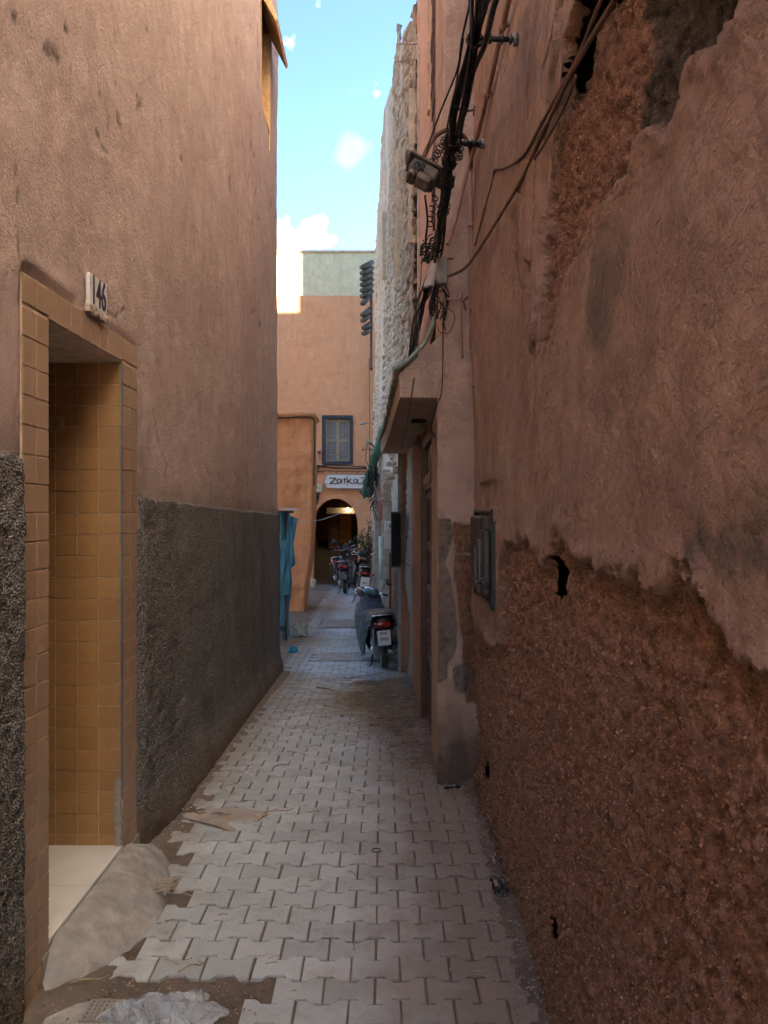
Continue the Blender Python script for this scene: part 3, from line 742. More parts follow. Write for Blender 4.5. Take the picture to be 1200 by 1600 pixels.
# ------------------------------------------------------------------ right-hand building (B) with the door and the canopy
bB = empty('house', (1.0, 7, 0), 'narrow peach house with studded brown door beyond the peeling brown wall', 'house')
def Bb(o): o.location = Vector(o.location)-Vector((1.0, 7, 0)); return o
def build_B_face():
    xs = np.concatenate([np.arange(0.336, 0.66, 0.005)]); zs = np.arange(-0.15, 5.6, 0.012)
    X, Z = np.meshgrid(xs, zs, indexing='ij'); x, z = X.ravel(), Z.ravel(); P = np.stack([x, 0*x+4.8, z], 1)
    n1 = fbm(P, 6, 4, 61); n2 = fbm(P, 20, 3, 62); n3 = fbm(P, 60, 2, 63)
    Q = np.stack([x*9, 0*x, z*1.2], 1); s1 = fbm(Q, 1, 3, 64)
    def pxB(pts): return [((a-600)/1200*4.8, CAM_H+(800-b)/1200*4.8) for a, b in pts]
    roughp = sdf(pxB([(710, 822), (738, 822), (760, 1000), (760, 1100), (728, 1100), (722, 990), (712, 920)]), x, z)+0.03*n1
    cemp = sdf(pxB([(684, 812), (702, 812), (706, 850), (698, 880), (712, 940), (714, 1010), (700, 1040), (698, 1060), (684, 1070)]), x, z)+0.02*n1
    cemp2 = sdf(pxB([(708, 1045), (728, 1035), (735, 1060), (728, 1085), (712, 1080)]), x, z)+0.02*n1
    ro = sstep(-.004, .006, roughp); ce = sstep(-.003, .006, np.maximum(cemp, cemp2))
    disp = 0.012*n1+0.008*s1+0.003*n2+ro*(0.012*n3-.012)-ce*0.012
    foot = sstep(0.55, 0.0, z+0.2*n1)
    disp += 0.02*foot
    edge = sstep(0.02, 0, x-0.336)*0.012
    y = 4.8-disp+edge
    x = x+sstep(0.03, 0.0, x-0.336)*0.010*n1+np.where(z > 2.5, 0.03, 0)*sstep(0.1, 0, x-.336)
    at = np.stack([ro, ce, np.clip(foot*0.8+0.25*sstep(.1, .6, s1), 0, .85)], 1)
    Bb(link_mesh('corner_face', np_mesh('corner_face', np.stack([x, y, z], 1), grid_faces(len(xs), len(zs)), M_corner, attrs={'m': at}), bB))
build_B_face()
mb = MB(); mb.cbox((0.345, 4.84, -.5), (0.8, 5.60, 2.41), .012); mb.box((0.372, 4.84, 2.40), (0.8, 5.55, 7.38)); Bb(mb.build('door_pier', M_corner_plain if 'M_corner_plain' in globals() else plaster('corner_plaster_plain', (0.54, 0.385, 0.29), (0.62, 0.46, 0.35), grain=60, gd=0.005, attr=False), bB))
mb = MB(); mb.box((0.44, 5.59, -.5), (0.8, 6.78, 2.41)); mb.box((0.318, 6.772, -.6), (0.8, 9.50, 2.41)); mb.box((0.375, 5.60, 2.27), (0.8, 6.77, 2.42))
Bb(mb.build('doorway_wall', M_door_wall, bB))
mb = MB(); mb.cbox((0.19, 9.505, -.7), (0.45, 9.92, 2.41), .015); Bb(mb.build('end_pier', M_door_wall, bB))
mb = MB(); mb.box((0.172, 9.49, -.7), (0.21, 9.53, 2.40)); Bb(mb.build('corner_bead', M_cement, bB))
mb = MB(); mb.box((0.37, 4.81, 7.4), (5.5, 8.15, 15.0)); Bb(mb.build('unseen_bounce_block', M_bounce_cream, bB))  # unseen mass out of view, made tall to bounce sun onto the left wall
mb = MB(); mb.box((0.375, 6.15, 2.42), (0.8, 8.15, 7.39)); mb.box((0.79, 4.82, -.5), (5.5, 8.16, 7.38)); Bb(mb.build('upper_wall', M_peach, bB))
M_rubble_dark = simple('dark_rubble', (0.20, 0.13, 0.095), 0.95, var=0.5, scale=30, bump=0.02)
mb = MB()
z = 2.5
while z < 9:
    h = rnd.uniform(.04, .09); mb.box((0.385+rnd.uniform(-.02, .02), 5.55, z), (0.6, 6.15, z+h)); z += h+rnd.uniform(0.005, 0.02)
Bb(mb.build('bare_joint', M_rubble_dark, bB))
mb = MB(); mb.box((0.352, 6.20, 4.9), (0.374, 6.30, 9.0)); mb.box((0.352, 8.02, 2.6), (0.374, 8.12, 9.0)); Bb(mb.build('cream_batten', simple('cream_paint', (0.52, 0.40, 0.27), 0.7, dust=.2), bB))

# canopy over the door
CZ = 2.37
can_d = [4.83, 5.4, 6.1, 6.9, 8.1, 9.5]; can_x = [0.100, 0.086, 0.070, 0.055, 0.022, -0.035]
def canopy():
    mb = MB(); rings = []
    for d, x0 in zip(can_d, can_x):
        t = 0.15; hi = 0.42
        rings.append([(x0, d, CZ), (x0-.004, d, CZ+t), (x0+.06, d, CZ+t+.055), (0.385, d, CZ+hi), (0.385, d, CZ)])
    mb.loft(rings, closed=True, smooth=False)
    return Bb(mb.build('canopy', M_corner_plain, bB))
M_corner_plain = bpy.data.materials['corner_plaster_plain']
can = canopy()
mb = MB()
for i in range(len(can_d)-1):
    a, b = can_d[i], can_d[i+1]; n = max(2, int((b-a)/.11))
    for k in range(n):
        d = a+(b-a)*(k+.5)/n; x0 = can_x[i]+(can_x[i+1]-can_x[i])*(k+.5)/n
        mb.tube([(x0-.028+rnd.uniform(-.006, .006), d, CZ+.165), (x0+.10, d+rnd.uniform(-.02, .02), CZ+.245+rnd.uniform(-.005, .01))], 0.045, 6, flat=.5)
mb.build('roof_tile_row', simple('old_clay_tile', (0.24, 0.20, 0.15), 0.9, var=.4, scale=25, bump=.006), can)['kind'] = 'stuff'
mb = MB(); mb.tube([(0.070, 4.80, CZ+.165), (0.15, 4.80, CZ+.225), (0.255, 4.80, CZ+.335), (0.30, 4.80, CZ+.44), (0.325, 4.80, CZ+.52)], 0.013, 8)
mb.build('edge_pipe', simple('verdigris_pipe', (0.22, 0.27, 0.20), 0.6, var=.3, dust=.2), can)

# ------------------------------------------------------------------ right-hand building (C): bare coursed rubble
def XC(d): return 0.345-0.0555*(d-8.4)
cB = empty('house', (1.0, 14, 0), 'ruined tall house of bare grey coursed rubble with a broken roof line', 'house')
def Cc(o): o.location = Vector(o.location)-Vector((1.0, 14, 0)); return o
def rubble_mat():
    k = NM('rubble_masonry'); a = k.attr('m')
    c = k.ramp(k.noise(7, 7, 0.7, (1, 1, 1.6)), [(0.3, (0.44, 0.33, 0.235)), (0.5, (0.60, 0.48, 0.365)), (0.72, (0.72, 0.61, 0.49))])
    c = k.mix(a[0], c, (0.66, 0.62, 0.55)); c = k.mix(a[1], c, (0.10, 0.07, 0.05))
    c = k.mix(k.math('MULTIPLY', a[2], 0.6), c, (0.20, 0.17, 0.15))
    return k.out(c, 0.95, [(k.noise(40, 6, 0.7), 0.03)], spec=0.15)
M_rubble = rubble_mat()
def build_C():
    ys = [8.40]
    while ys[-1] < 20.2: ys.append(ys[-1]+0.0038*ys[-1])
    ys = np.array(ys); zs = np.arange(-0.7, 11.0, 0.022)
    Y, Z = np.meshgrid(ys, zs, indexing='ij'); y, z = Y.ravel(), Z.ravel(); P = np.stack([0*y, y, z], 1)
    n0 = fbm(P, 0.7, 3, 71); n1 = fbm(P, 3.0, 4, 72); n2 = fbm(P, 11, 3, 73)
    zz = z+0.035*n1+0.01*y; ch = 0.085
    row = np.floor(zz/ch); fr = zz/ch-row
    bl = 0.24; bx = y/bl+0.5*(row % 2)+0.37*np.sin(row*12.9); fb = bx-np.floor(bx)
    rid = vnoise(np.stack([np.floor(bx)*1.7+.5, row*1.3+.5, 0*y], 1), 5)
    amp = np.clip(0.55+0.9*fbm(P, 0.45, 2, 79), 0.15, 1)
    joint = np.minimum(sstep(0, 0.16, fr)*sstep(1.0, 0.84, fr), sstep(0, .10, fb)*sstep(1, .90, fb))
    disp = 0.09*n0+amp*(0.075*joint+0.045*rid)+0.006*n2
    # smooth render left in vertical bands and over the lower storey
    rend = sstep(0.25, 0.5, fbm(np.stack([0*y, y*1.3, z*.22], 1), 1, 3, 81))*0.9
    rend = np.maximum(rend, sstep(3.5, 2.9, z+0.5*n1)*0.7)
    disp = disp*(1-rend)+rend*(0.05+0.09*n0)
    X = XC(y)-disp+0.05
    top = np.interp(Y, [8.3, 8.8, 9.9, 9.95, 10.7, 12.7, 15.8, 17.2, 17.3, 20.5], [7.2, 7.4, 7.7, 7.95, 8.1, 8.8, 9.55, 9.75, 9.0, 4.5])
    zc = Z+0.10*fbm(np.stack([0*Y.ravel(), Y.ravel()*1.5, Z.ravel()*1.5], 1), 1, 3, 91).reshape(Z.shape)
    end = Y-(20.0-(Z+.4)*0.23*sstep(2, 9, Z)); k = (zc < top)[:-1, :-1] & (end < 0)[:-1, :-1]
    holes = ((Z > 4.2) & (Z < 5.4) & (Y > 18.2) & (Y < 18.8))
    disp2 = np.where(holes.ravel(), 0.3, 0); X = X+disp2
    at = np.stack([rend*0.7+0.1*sstep(0, .5, n1), (1-joint)*amp*(1-rend)*0.9, sstep(2.6, 1.2, z+0.5*n1)], 1)
    Cc(link_mesh('wall', np_mesh('wall', np.stack([X, y, z], 1), grid_faces(len(ys), len(zs), k)[:, ::-1], M_rubble, attrs={'m': at}), cB))
    # thickness behind the face
    mb = MB()
    for (a, b, h) in ((8.42, 9.9, 7.1), (9.9, 12.0, 7.75), (12.0, 14, 8.4), (14, 15.8, 8.95), (15.8, 17.1, 9.3)):
        mb.box((XC(a)+.16, a, -.7), (3.5, b, h))
    mb.box((XC(17.1)+.25, 17.1, -.7), (3.5, 18.2, 5.0)); mb.box((XC(18.2)+.25, 18.2, -.7), (3.5, 19.9, 3.6))
    Cc(mb.build('wall_core', M_rubble_dark, cB))
build_C()

# ------------------------------------------------------------------ far orange house with the arch
FD = 22.0; fs_ = FD/1200.0
def fx(px): return (px-600)*fs_
def fz(py): return CAM_H+(800-py)*fs_
far = empty('house', (0, FD, 0), 'bright orange house with dark archway closing the end of the alley', 'house')
def Ff(o): o.location = Vector(o.location)-Vector((0, FD, 0)); return o
AX0, AX1, AZB, AZS, AZT = fx(489), fx(559), fz(915), fz(826), fz(779)
WX0, WX1, WZ_0, WZ_1 = fx(503.5), fx(551), fz(725.5), fz(649.5)
def build_far():
    xs0, xs1, z0, z1 = -7.0, 1.2, -0.9, fz(462)
    mb = MB(); T_ = 0.55
    # arch outline (slightly horseshoe)
    cx = (AX0+AX1)/2; r = (AX1-AX0)/2*1.0
    arch = [(AX1, z0), (AX1, AZS)]
    n = 22
    for i in range(1, n):
        a = pi*i/n; arch.append((cx+r*cos(a)*(1+0.03*sin(2*a)**2), AZS+(AZT-AZS)*sin(a)**0.92))
    arch += [(AX0, AZS), (AX0, z0)]
    # wall panel round the arch, in columns so every face stays simple
    y0, y1 = FD, FD+T_
    front = [(xs0, z0), (AX0, z0)] + [(x, z) for x, z in reversed(arch[1:-1])] + [(AX1, z0), (xs1, z0), (xs1, WZ_0), (xs0, WZ_0)]
    mb.add([(x, y0, z) for x, z in front], [tuple(range(len(front)))])
    mb.add([(xs0, y0, WZ_0), (WX0, y0, WZ_0), (WX0, y0, WZ_1), (xs0, y0, WZ_1), (WX1, y0, WZ_0), (xs1, y0, WZ_0), (xs1, y0, WZ_1), (WX1, y0, WZ_1)], [(0, 1, 2, 3), (4, 5, 6, 7)])
    mb.add([(xs0, y0, WZ_1), (xs1, y0, WZ_1), (xs1, y0, z1), (xs0, y0, z1)], [(0, 1, 2, 3)])
    m = len(arch)
    mb.add([(x, y0, z) for x, z in arch]+[(x, y1, z) for x, z in arch], [(i, i+1, m+i+1, m+i) for i in range(m-1)])
    mb.add([(WX0, y0, WZ_0), (WX1, y0, WZ_0), (WX1, y0, WZ_1), (WX0, y0, WZ_1), (WX0, y0+.2, WZ_0), (WX1, y0+.2, WZ_0), (WX1, y0+.2, WZ_1), (WX0, y0+.2, WZ_1)], [(0, 1, 5, 4), (1, 2, 6, 5), (2, 3, 7, 6), (3, 0, 4, 7)])
    mb.add([(xs0, y0, z1), (xs1, y0, z1), (xs1, y0+6, z1), (xs0, y0+6, z1), (xs1, y0, z0), (xs1, y0+6, z0), (xs0, y0, z0), (xs0, y0+6, z0)], [(0, 1, 2, 3), (1, 4, 5, 2), (0, 3, 7, 6)])
    Ff(mb.build('wall', M_orange, far))
    mb = MB(); mb.box((-7.0, FD+.06, z1+.002), (1.2, FD+.4, fz(394))); pr = Ff(mb.build('parapet', M_parapet, far))
    mb = MB(); mb.box((-7.0, FD+.02, fz(394)), (1.2, FD+.44, fz(390.5))); mb.build('coping', simple('sandy_coping', (0.50, 0.38, 0.24), .9), pr)
    pr.children[0].location = (0, 0, 0)
build_far()
# ------------------------------------------------------------------ helpers for placing: a photo pixel at a known distance is a point in the alley
def P(px, py, d): return Vector(((px-600)/1200*d, d, CAM_H-(py-800)/1200*d))
def smooth(pts, n=6):
    """Catmull-Rom through the points"""
    pts = [Vector(p) for p in pts]; out_ = []
    for i in range(len(pts)-1):
        a, b, c, d = pts[max(i-1, 0)], pts[i], pts[i+1], pts[min(i+2, len(pts)-1)]
        for k in range(n):
            t = k/n; out_.append(0.5*((2*b)+(c-a)*t+(2*a-5*b+4*c-d)*t*t+(3*b-a-3*c+d)*t*t*t))
    return out_+[pts[-1]]
def single(name, mb, mat, label, cat, group=None, smooth_=None):
    """one-mesh thing with its origin at its base"""
    c = [sum(v[i] for v in mb.v)/len(mb.v) for i in range(3)]; c[2] = min(v[2] for v in mb.v)
    mb.v = [(v[0]-c[0], v[1]-c[1], v[2]-c[2]) for v in mb.v]
    return tag(mb.build(name, mat, None, c), label, cat, group)
def child(name, mb, mat, parent):
    """child mesh given in world coordinates (parents sit unrotated in the world)"""
    w_ = Vector((0, 0, 0)); p = parent
    while p is not None: w_ += Vector(p.location); p = p.parent
    return mb.build(name, mat, parent, (-w_.x, -w_.y, -w_.z))

M_black = simple('black_cable', (0.020, 0.019, 0.019), 0.55, var=.3, dust=.12)
M_brown_cable = simple('dusty_brown_cable', (0.16, 0.10, 0.075), 0.8, var=.3)
M_steel = simple('weathered_steel', (0.24, 0.24, 0.24), 0.45, metal=.8, dust=.2)
M_chrome = simple('chrome', (0.62, 0.62, 0.63), 0.22, metal=1.0, var=.1)
M_rust = simple('rusty_iron', (0.13, 0.065, 0.04), 0.85, var=.4, bump=.003)
M_blackp = simple('black_plastic', (0.018, 0.018, 0.020), 0.38, var=.2, dust=.18, spec=.5)
M_rubber = simple('tyre_rubber', (0.022, 0.021, 0.020), 0.8, var=.3, dust=.3)
M_greyp = simple('grey_plastic', (0.16, 0.165, 0.17), 0.5, var=.2, dust=.15)
M_paint_w = simple('chipped_white_paint', (0.62, 0.62, 0.59), 0.65, var=.15, dust=.22)
M_greybox = simple('grey_enamel', (0.28, 0.27, 0.26), 0.5, var=.2, dust=.3)
M_redlens = simple('red_lens', (0.30, 0.012, 0.012), 0.15, var=.2, spec=.6)
M_amber = simple('amber_lens', (0.45, 0.14, 0.02), 0.2, var=.1, spec=.6)
M_blue_metal = simple('teal_enamel', (0.06, 0.15, 0.19), 0.28, var=.2, dust=.1, spec=.6)
M_mirror = simple('mirror_glass', (0.55, 0.62, 0.66), 0.06, metal=1.0, var=.05)
M_stone = simple('grey_stone', (0.42, 0.38, 0.33), 0.9, var=.3, scale=10, bump=.006, dust=.15)
M_paper = simple('paper', (0.66, 0.63, 0.60), 0.8, var=.08)

# ------------------------------------------------------------------ ramp, drain cover, cement patches
ramp = MB()
ins = [(-1.185, 3.74, 0.02), (-1.183, 3.54, 0.118), (-1.183, 3.3, 0.122), (-1.183, 3.05, 0.122), (-1.183, 2.85, 0.122), (-1.183, 2.735, 0.120), (-1.183, 2.66, 0.02)]
outs = [(-1.14, 3.84, -0.01), (-0.985, 3.55, -0.012), (-0.93, 3.32, -0.012), (-0.915, 3.05, -0.012), (-0.98, 2.83, -0.012), (-1.06, 2.72, -0.012), (-1.15, 2.62, -0.012)]
ins_s, outs_s = smooth(ins, 8), smooth(outs, 8); rings = []
for a, b in zip(ins_s, outs_s):
    ring = []
    for k in range(17):
        t = k/16; p = a.lerp(b, t); z = b.z+(a.z-b.z)*(1-t**1.9)
        n = float(fbm(np.array([[p.x, p.y, 0]]), 9, 4, 101)[0]); ring.append((p.x+n*.012*t, p.y+n*.02*t, z+n*0.008*(t > 0)))
    rings.append(ring)
ramp.loft(rings)
ramp_o = single('concrete_ramp', ramp, M_cement, 'small grey concrete ramp spilling from the tiled doorway onto the paving', 'ramp')
# the underside closes the ramp into a solid
mb = MB(); mb.box((-1.26, 2.66, -.2), (-1.18, 3.72, 0.10)); child('ramp_core', mb, M_cement, ramp_o)

root = empty('drain_cover', (-0.93, 2.52, 0), 'cracked concrete drain cover with a small grid, beside the plastic bag', 'drain cover')
mb = MB(); poly = [(-1.10, 2.42), (-0.84, 2.40), (-0.83, 2.585), (-0.95, 2.60), (-1.03, 2.57), (-1.10, 2.50)]
mb.prism(poly, -0.05, 0.004); child('slab', mb, M_cement, root)
mb = MB()
for i in range(9): mb.box((-0.985+i*0.017, 2.475, 0.002), (-0.975+i*0.017, 2.585, 0.010))
for i in range(6): mb.box((-0.985, 2.478+i*0.020, 0.003), (-0.84, 2.486+i*0.020, 0.0095))
child('grid', mb, M_greybox, root)

for (x0, x1, y0, y1, h, lab) in ((-0.93, -0.02, 10.26, 10.88, 0.006, 'long pale cement patch let into the paving just before the nearest scooter'),
                                 (-1.11, 0.02, 13.56, 14.55, 0.016, 'wide grey steel access plate lying across the paving beyond the nearest scooter')):
    mb = MB(); n = 18; base = [(x0, y0), (x1, y0), (x1, y1), (x0, y1)]
    pts = []
    for i in range(4):
        a, b = Vector(base[i]), Vector(base[(i+1) % 4])
        for k in range(5):
            q = a.lerp(b, k/5); pts.append((q.x+rnd.uniform(-.02, .02), q.y+rnd.uniform(-.02, .02)))
    vs = [(x, y, float(g(y))+h) for x, y in pts]+[(x, y, float(g(y))-.05) for x, y in pts]; m = len(pts)
    mb.add(vs, [tuple(range(m))]+[(i, m+i, m+(i+1) % m, (i+1) % m) for i in range(m)])
    if h < .01: o = single('cement_patch', mb, M_cement, lab, 'paving patch')
    else: o = single('access_plate', mb, M_greybox, lab, 'access plate')

# ------------------------------------------------------------------ number plate 146
root = empty('house_number', P(145, 465, 3.05), 'white enamel house number plate 146 above the tiled doorway', 'number plate')
yc_, zc_ = 3.16, 2.54
root.location = (-1.176, yc_-.01, zc_-.01)
mb = MB(); mb.cbox((-.012, -.095, -.060), (0.006, .095, .076), .003); mb.build('plate', M_paint_w, root)
M_blueink = simple('dark_blue_enamel', (0.025, 0.03, 0.075), 0.4, var=.1)
def text_mesh(name, txt, size, mat, parent, loc, rot, ext=0.001, align='CENTER', sx=1.0, bold=0.0):
    cu = bpy.data.curves.new(name, 'FONT'); cu.body = txt; cu.size = size; cu.extrude = ext; cu.align_x = align; cu.align_y = 'CENTER'; cu.offset = bold
    cu.materials.append(mat)
    tmp = bpy.data.objects.new('tmp', cu); col.objects.link(tmp); bpy.context.view_layer.update()
    me = bpy.data.meshes.new_from_object(tmp.evaluated_get(bpy.context.evaluated_depsgraph_get())); bpy.data.objects.remove(tmp)
    o = bpy.data.objects.new(name, me); col.objects.link(o); o.parent = parent; o.location = loc; o.rotation_euler = rot; o.scale = (sx, 1, 1)
    return o
text_mesh('digits', '146', 0.165, M_blueink, root, (0.0072, 0.0, 0.010), (R(90), 0, R(90)), sx=.66, bold=.002)
mb = MB()
for i in range(40):
    y = rnd.uniform(-.10, .10); mb.box((-.012, y-.01, -.075+rnd.uniform(-.01, .01)), (0.004+rnd.uniform(0, .005), y+.012, -.056+rnd.uniform(-.010, .010)))
mb.build('mortar_smear', M_left_plain, root)

# ------------------------------------------------------------------ meter box in the right wall
root = empty('meter_box', (0.56, 4.1, 1.42), 'open dark metal meter box sunk in the peeling brown wall', 'meter box')
mb = MB()
y0, y1, z0, z1 = 3.76, 4.50, 1.17, 1.665
mb.cbox((0.528, y0, z1-.022), (0.66, y1, z1), .004); mb.cbox((0.528, y0, z0), (0.66, y1, z0+.02), .004)
mb.cbox((0.524, y0-.001, z0-.002), (0.66, y0+.018, z1+.001), .004); mb.cbox((0.524, y1-.018, z0-.002), (0.66, y1+.001, z1+.001), .004)
child('frame', mb, M_blackp, root)
mb = MB(); mb.box((0.57, y0+.01, z0+.01), (0.575, y1-.01, z1-.01)); child('back_panel', mb, simple('dark_box_lining', (0.012, 0.014, 0.022), .7), root)
M_dkmetal = simple('grimy_dark_metal', (.075, .07, .065), .5, var=.4, scale=20, metal=.3, dust=.25)
mb = MB(); mb.cbox((0.500, y0+.16, z0+.05), (0.545, y1-.05, z1-.10), .012); dr = child('cover', mb, M_dkmetal, root)
mb = MB(); mb.cbox((0.492, y0+.22, z0+.06), (0.499, y0+.30, z1-.16), .003); mb.cbox((0.495, y0+.40, z0+.08), (0.500, y0+.44, z1-.2), .002)
mb.tube([(0.494, y0+.30, z0+.22), (0.487, y0+.36, z0+.28), (0.494, y0+.42, z0+.20), (0.490, y0+.34, z0+.15)], .005, 6); mb.build('rib', M_steel, dr, (0, 0, 0))
mb = MB(); mb.cbox((0.498, y0+.20, z1-.115), (0.55, y1-.06, z1-.035), .010); child('hood', mb, M_dkmetal, root)
mb = MB(); mb.tube([(0.53, y0+.05, z0+.10), (0.485, y0+.07, z0+.13), (0.47, y0+.16, z0+.12)], .010, 6); mb.cbox((0.485, y0+.06, z0+.10), (0.53, y0+.10, z0+.15), .005); child('latch', mb, M_blackp, root)
mb = MB(); mb.tube([(0.53, y1-.12, 1.40), (0.475, y1-.02, 1.405), (0.460, y1+.05, 1.395)], .009, 8); child('pipe_stub', mb, M_steel, root)
mb = MB(); mb.cbox((0.532, 3.70, 1.60), (0.60, 3.80, 1.675), .008); child('mortar_lump', mb, M_right_plain, root)

# ------------------------------------------------------------------ door, door lamp, notice, projecting box
root = empty('door', (0.4, 6.2, -.17), 'carved brown wooden door with rows of studs under the canopy', 'door')
M_door = simple('brown_varnished_wood', (0.105, 0.055, 0.042), 0.42, var=.35, scale=14, bump=.002, dust=.12, spec=.4)
M_stud = simple('dark_bronze', (0.16, 0.10, 0.07), 0.4, metal=.7)
mb = MB(); mb.cbox((0.322, 6.71, -.22), (0.392, 6.769, 2.24), .006); mb.cbox((0.352, 5.602, -.1), (0.39, 5.66, 2.24), .006); mb.cbox((0.335, 5.66, 2.19), (0.392, 6.71, 2.265), .006)
child('door_frame', mb, M_door, root)
mb = MB(); mb.cbox((0.340, 5.66, 1.865), (0.40, 6.71, 1.955), .01); mb.cbox((0.352, 5.66, 1.835), (0.40, 6.71, 1.866), .006); child('transom_rail', mb, M_door, root)
mb = MB(); mb.cbox((0.384, 5.66, 1.955), (0.40, 6.71, 2.19), .004); tp = child('transom_panel', mb, M_door, root)
mb = MB(); mb.cbox((0.376, 5.74, 2.00), (0.385, 6.15, 2.15), .004); mb.cbox((0.376, 6.22, 2.00), (0.385, 6.63, 2.15), .004); mb.build('moulding', M_door, tp, (0, 0, 0))
mb = MB(); mb.cbox((0.388, 5.66, -.22), (0.425, 6.71, 1.835), .004); leaf = child('leaf', mb, M_door, root)
mb = MB()
for z in (-.12, .42, 1.00, 1.36, 1.78): mb.cbox((0.372, 5.70, z-.03), (0.389, 6.67, z+.03), .006)
for y in (5.71, 6.17, 6.66): mb.cbox((0.374, y-.03, -.2), (0.3885, y+.03, 1.82), .006)
mb.build('moulding', M_door, leaf, (0, 0, 0))
mb = MB()
for i in range(13):
    for j in range(10):
        z = -.10+i*.075; y = 5.76+j*.10
        if z > 0.95: continue
        mb.lathe([(.016, 0), (.013, .008), (.006, .014), (.0005, .016)], 6, Matrix.Translation((0.380, y, z)) @ Matrix.Rotation(R(-90), 4, 'Y'))
mb.build('studs', M_stud, leaf, (0, 0, 0))
mb = MB()
for i in range(90):
    a = rnd.uniform(5.78, 6.62); z = rnd.uniform(1.06, 1.72); r_ = rnd.uniform(.02, .05); t0 = rnd.uniform(0, 6)
    mb.tube([(0.384, a+r_*cos(t0+k*.8), z+r_*sin(t0+k*.8)) for k in range(5)], .006, 4)
mb.build('carving', M_door, leaf, (0, 0, 0))
mb = MB(); mb.lathe([(.03, 0), (.03, .01), (.012, .016)], 12, Matrix.Translation((0.374, 6.12, 0.96)) @ Matrix.Rotation(R(-90), 4, 'Y'))
mb.tube([(0.362, 6.12+.035*sin(a), .93+.035*cos(a)) for a in [k*.6 for k in range(11)]], .006, 6); mb.cbox((0.352, 6.05, .86), (0.378, 6.09, 1.03), .004)
mb.build('knocker', M_stud, leaf, (0, 0, 0))
mb = MB(); vs = []
for i in range(9):
    z = 2.17-i*.035; vs += [(0.366-.006*sin(i*.9), 5.86+.012*sin(i*1.3), z), (0.368-.008*cos(i*.7), 6.03+.015*sin(i), z+.004)]
mb.add(vs, [(2*i, 2*i+1, 2*i+3, 2*i+2) for i in range(8)]+[(2*i+2, 2*i+3, 2*i+1, 2*i) for i in range(0)]); single('paper_notice', mb, M_paper, 'torn white paper notice stuck on the panel above the studded door', 'notice')

root = empty('porch_lamp', (0.27, 6.0, 2.37), 'round grey bulkhead lamp fixed under the canopy beside the door', 'lamp')
mb = MB(); mb.lathe([(.062, 0), (.062, -.018), (.05, -.028)], 18); mb.build('lamp_base', M_blackp, root)
mb = MB(); mb.lathe([(.05, -.026), (.056, -.05), (.052, -.08), (.036, -.105), (.001, -.115)], 18); mb.build('lamp_globe', simple('dusty_lamp_glass', (.26, .23, .20), .3, dust=.3, spec=.5), root)
mb = MB(); mb.tube([(.058*cos(a), .058*sin(a), -.06) for a in [k*pi/8 for k in range(17)]], .004, 5)
for k in range(4): mb.tube([(.06*cos(k*pi/2)*sin(t), .06*sin(k*pi/2)*sin(t), -.03-.09*(1-cos(pi/2-t)) if False else -.03-.09*cos(t)) for t in [j*pi/12 for j in range(7)]], .003, 5)
mb.build('lamp_cage', M_steel, root)

root = empty('wall_box', (0.13, 9.36, 1.3), 'tall shallow black box projecting from the house corner beyond the canopy', 'box')
mb = MB(); mb.cbox((.083, 9.28, .98), (.205, 9.44, 1.655), .006); child('case', mb, M_blackp, root)
mb = MB(); mb.cbox((.092, 9.272, 1.0), (.196, 9.281, 1.635), .003); child('face_panel', mb, simple('black_glass', (.010, .010, .010), .6, spec=.2), root)
mb = MB(); mb.cbox((.062, 9.30, 1.46), (.084, 9.34, 1.50), .003); mb.tube([(.2, 9.4, 1.6), (.26, 9.46, 1.6)], .012, 6); mb.tube([(.2, 9.4, 1.05), (.26, 9.46, 1.05)], .012, 6); child('bracket', mb, M_steel, root)

# ------------------------------------------------------------------ cables along the right-hand houses
trunk = [P(772, -60, 2.45), P(757, -20, 2.80), P(742, 62, 3.17), P(721, 160, 3.5), P(704, 228, 3.85), P(697, 300, 4.15), P(684, 385, 4.6), P(667, 450, 5.6), P(655, 500, 6.6), P(641, 562, 8.7)]
root = empty('cable_bundle', trunk[4], 'thick bundle of black cables sagging along the right-hand wall', 'cable')
tight = [1, 1, .35, .9, .45, .6, .5, .8, .9, .5]
for i in range(15):
    ph = rnd.uniform(0, 6.28); r0 = rnd.uniform(.003, .0085); sp = rnd.uniform(.02, .075); pts = []
    dr = rnd.uniform(-1, 1)*.02
    for k, p in enumerate(trunk):
        a = ph+k*rnd.uniform(.2, .9)
        pts.append(p+Vector((cos(a)*sp*tight[k]*.8, 0, sin(a)*sp*tight[k]+dr*tight[k])))
    mb = MB(); mb.tube(smooth(pts, 7), r0, 6); child('cable', mb, M_black, root)
mb = MB()
for k in range(46):      # ragged tape and knots about the middle of the bundle
    t = rnd.uniform(3.6, 5.4); i = int(t); p = trunk[i].lerp(trunk[i+1], t-i)
    a = rnd.uniform(0, 6.28); r_ = rnd.uniform(.015, .04)
    mb.tube([p+Vector((r_*cos(a+j*.9), (j-3)*.012, r_*sin(a+j*.9))) for j in range(7)], rnd.uniform(.003, .008), 5)
child('wrapping', mb, M_black, root)
for k in (2, 3, 6, 7):
    mb = MB(); p = trunk[k]; mb.tube([p+Vector((.032*cos(a), 0.0, .032*sin(a))) for a in [j*pi/5 for j in range(11)]], .007, 5); child('tie', mb, M_black, root)

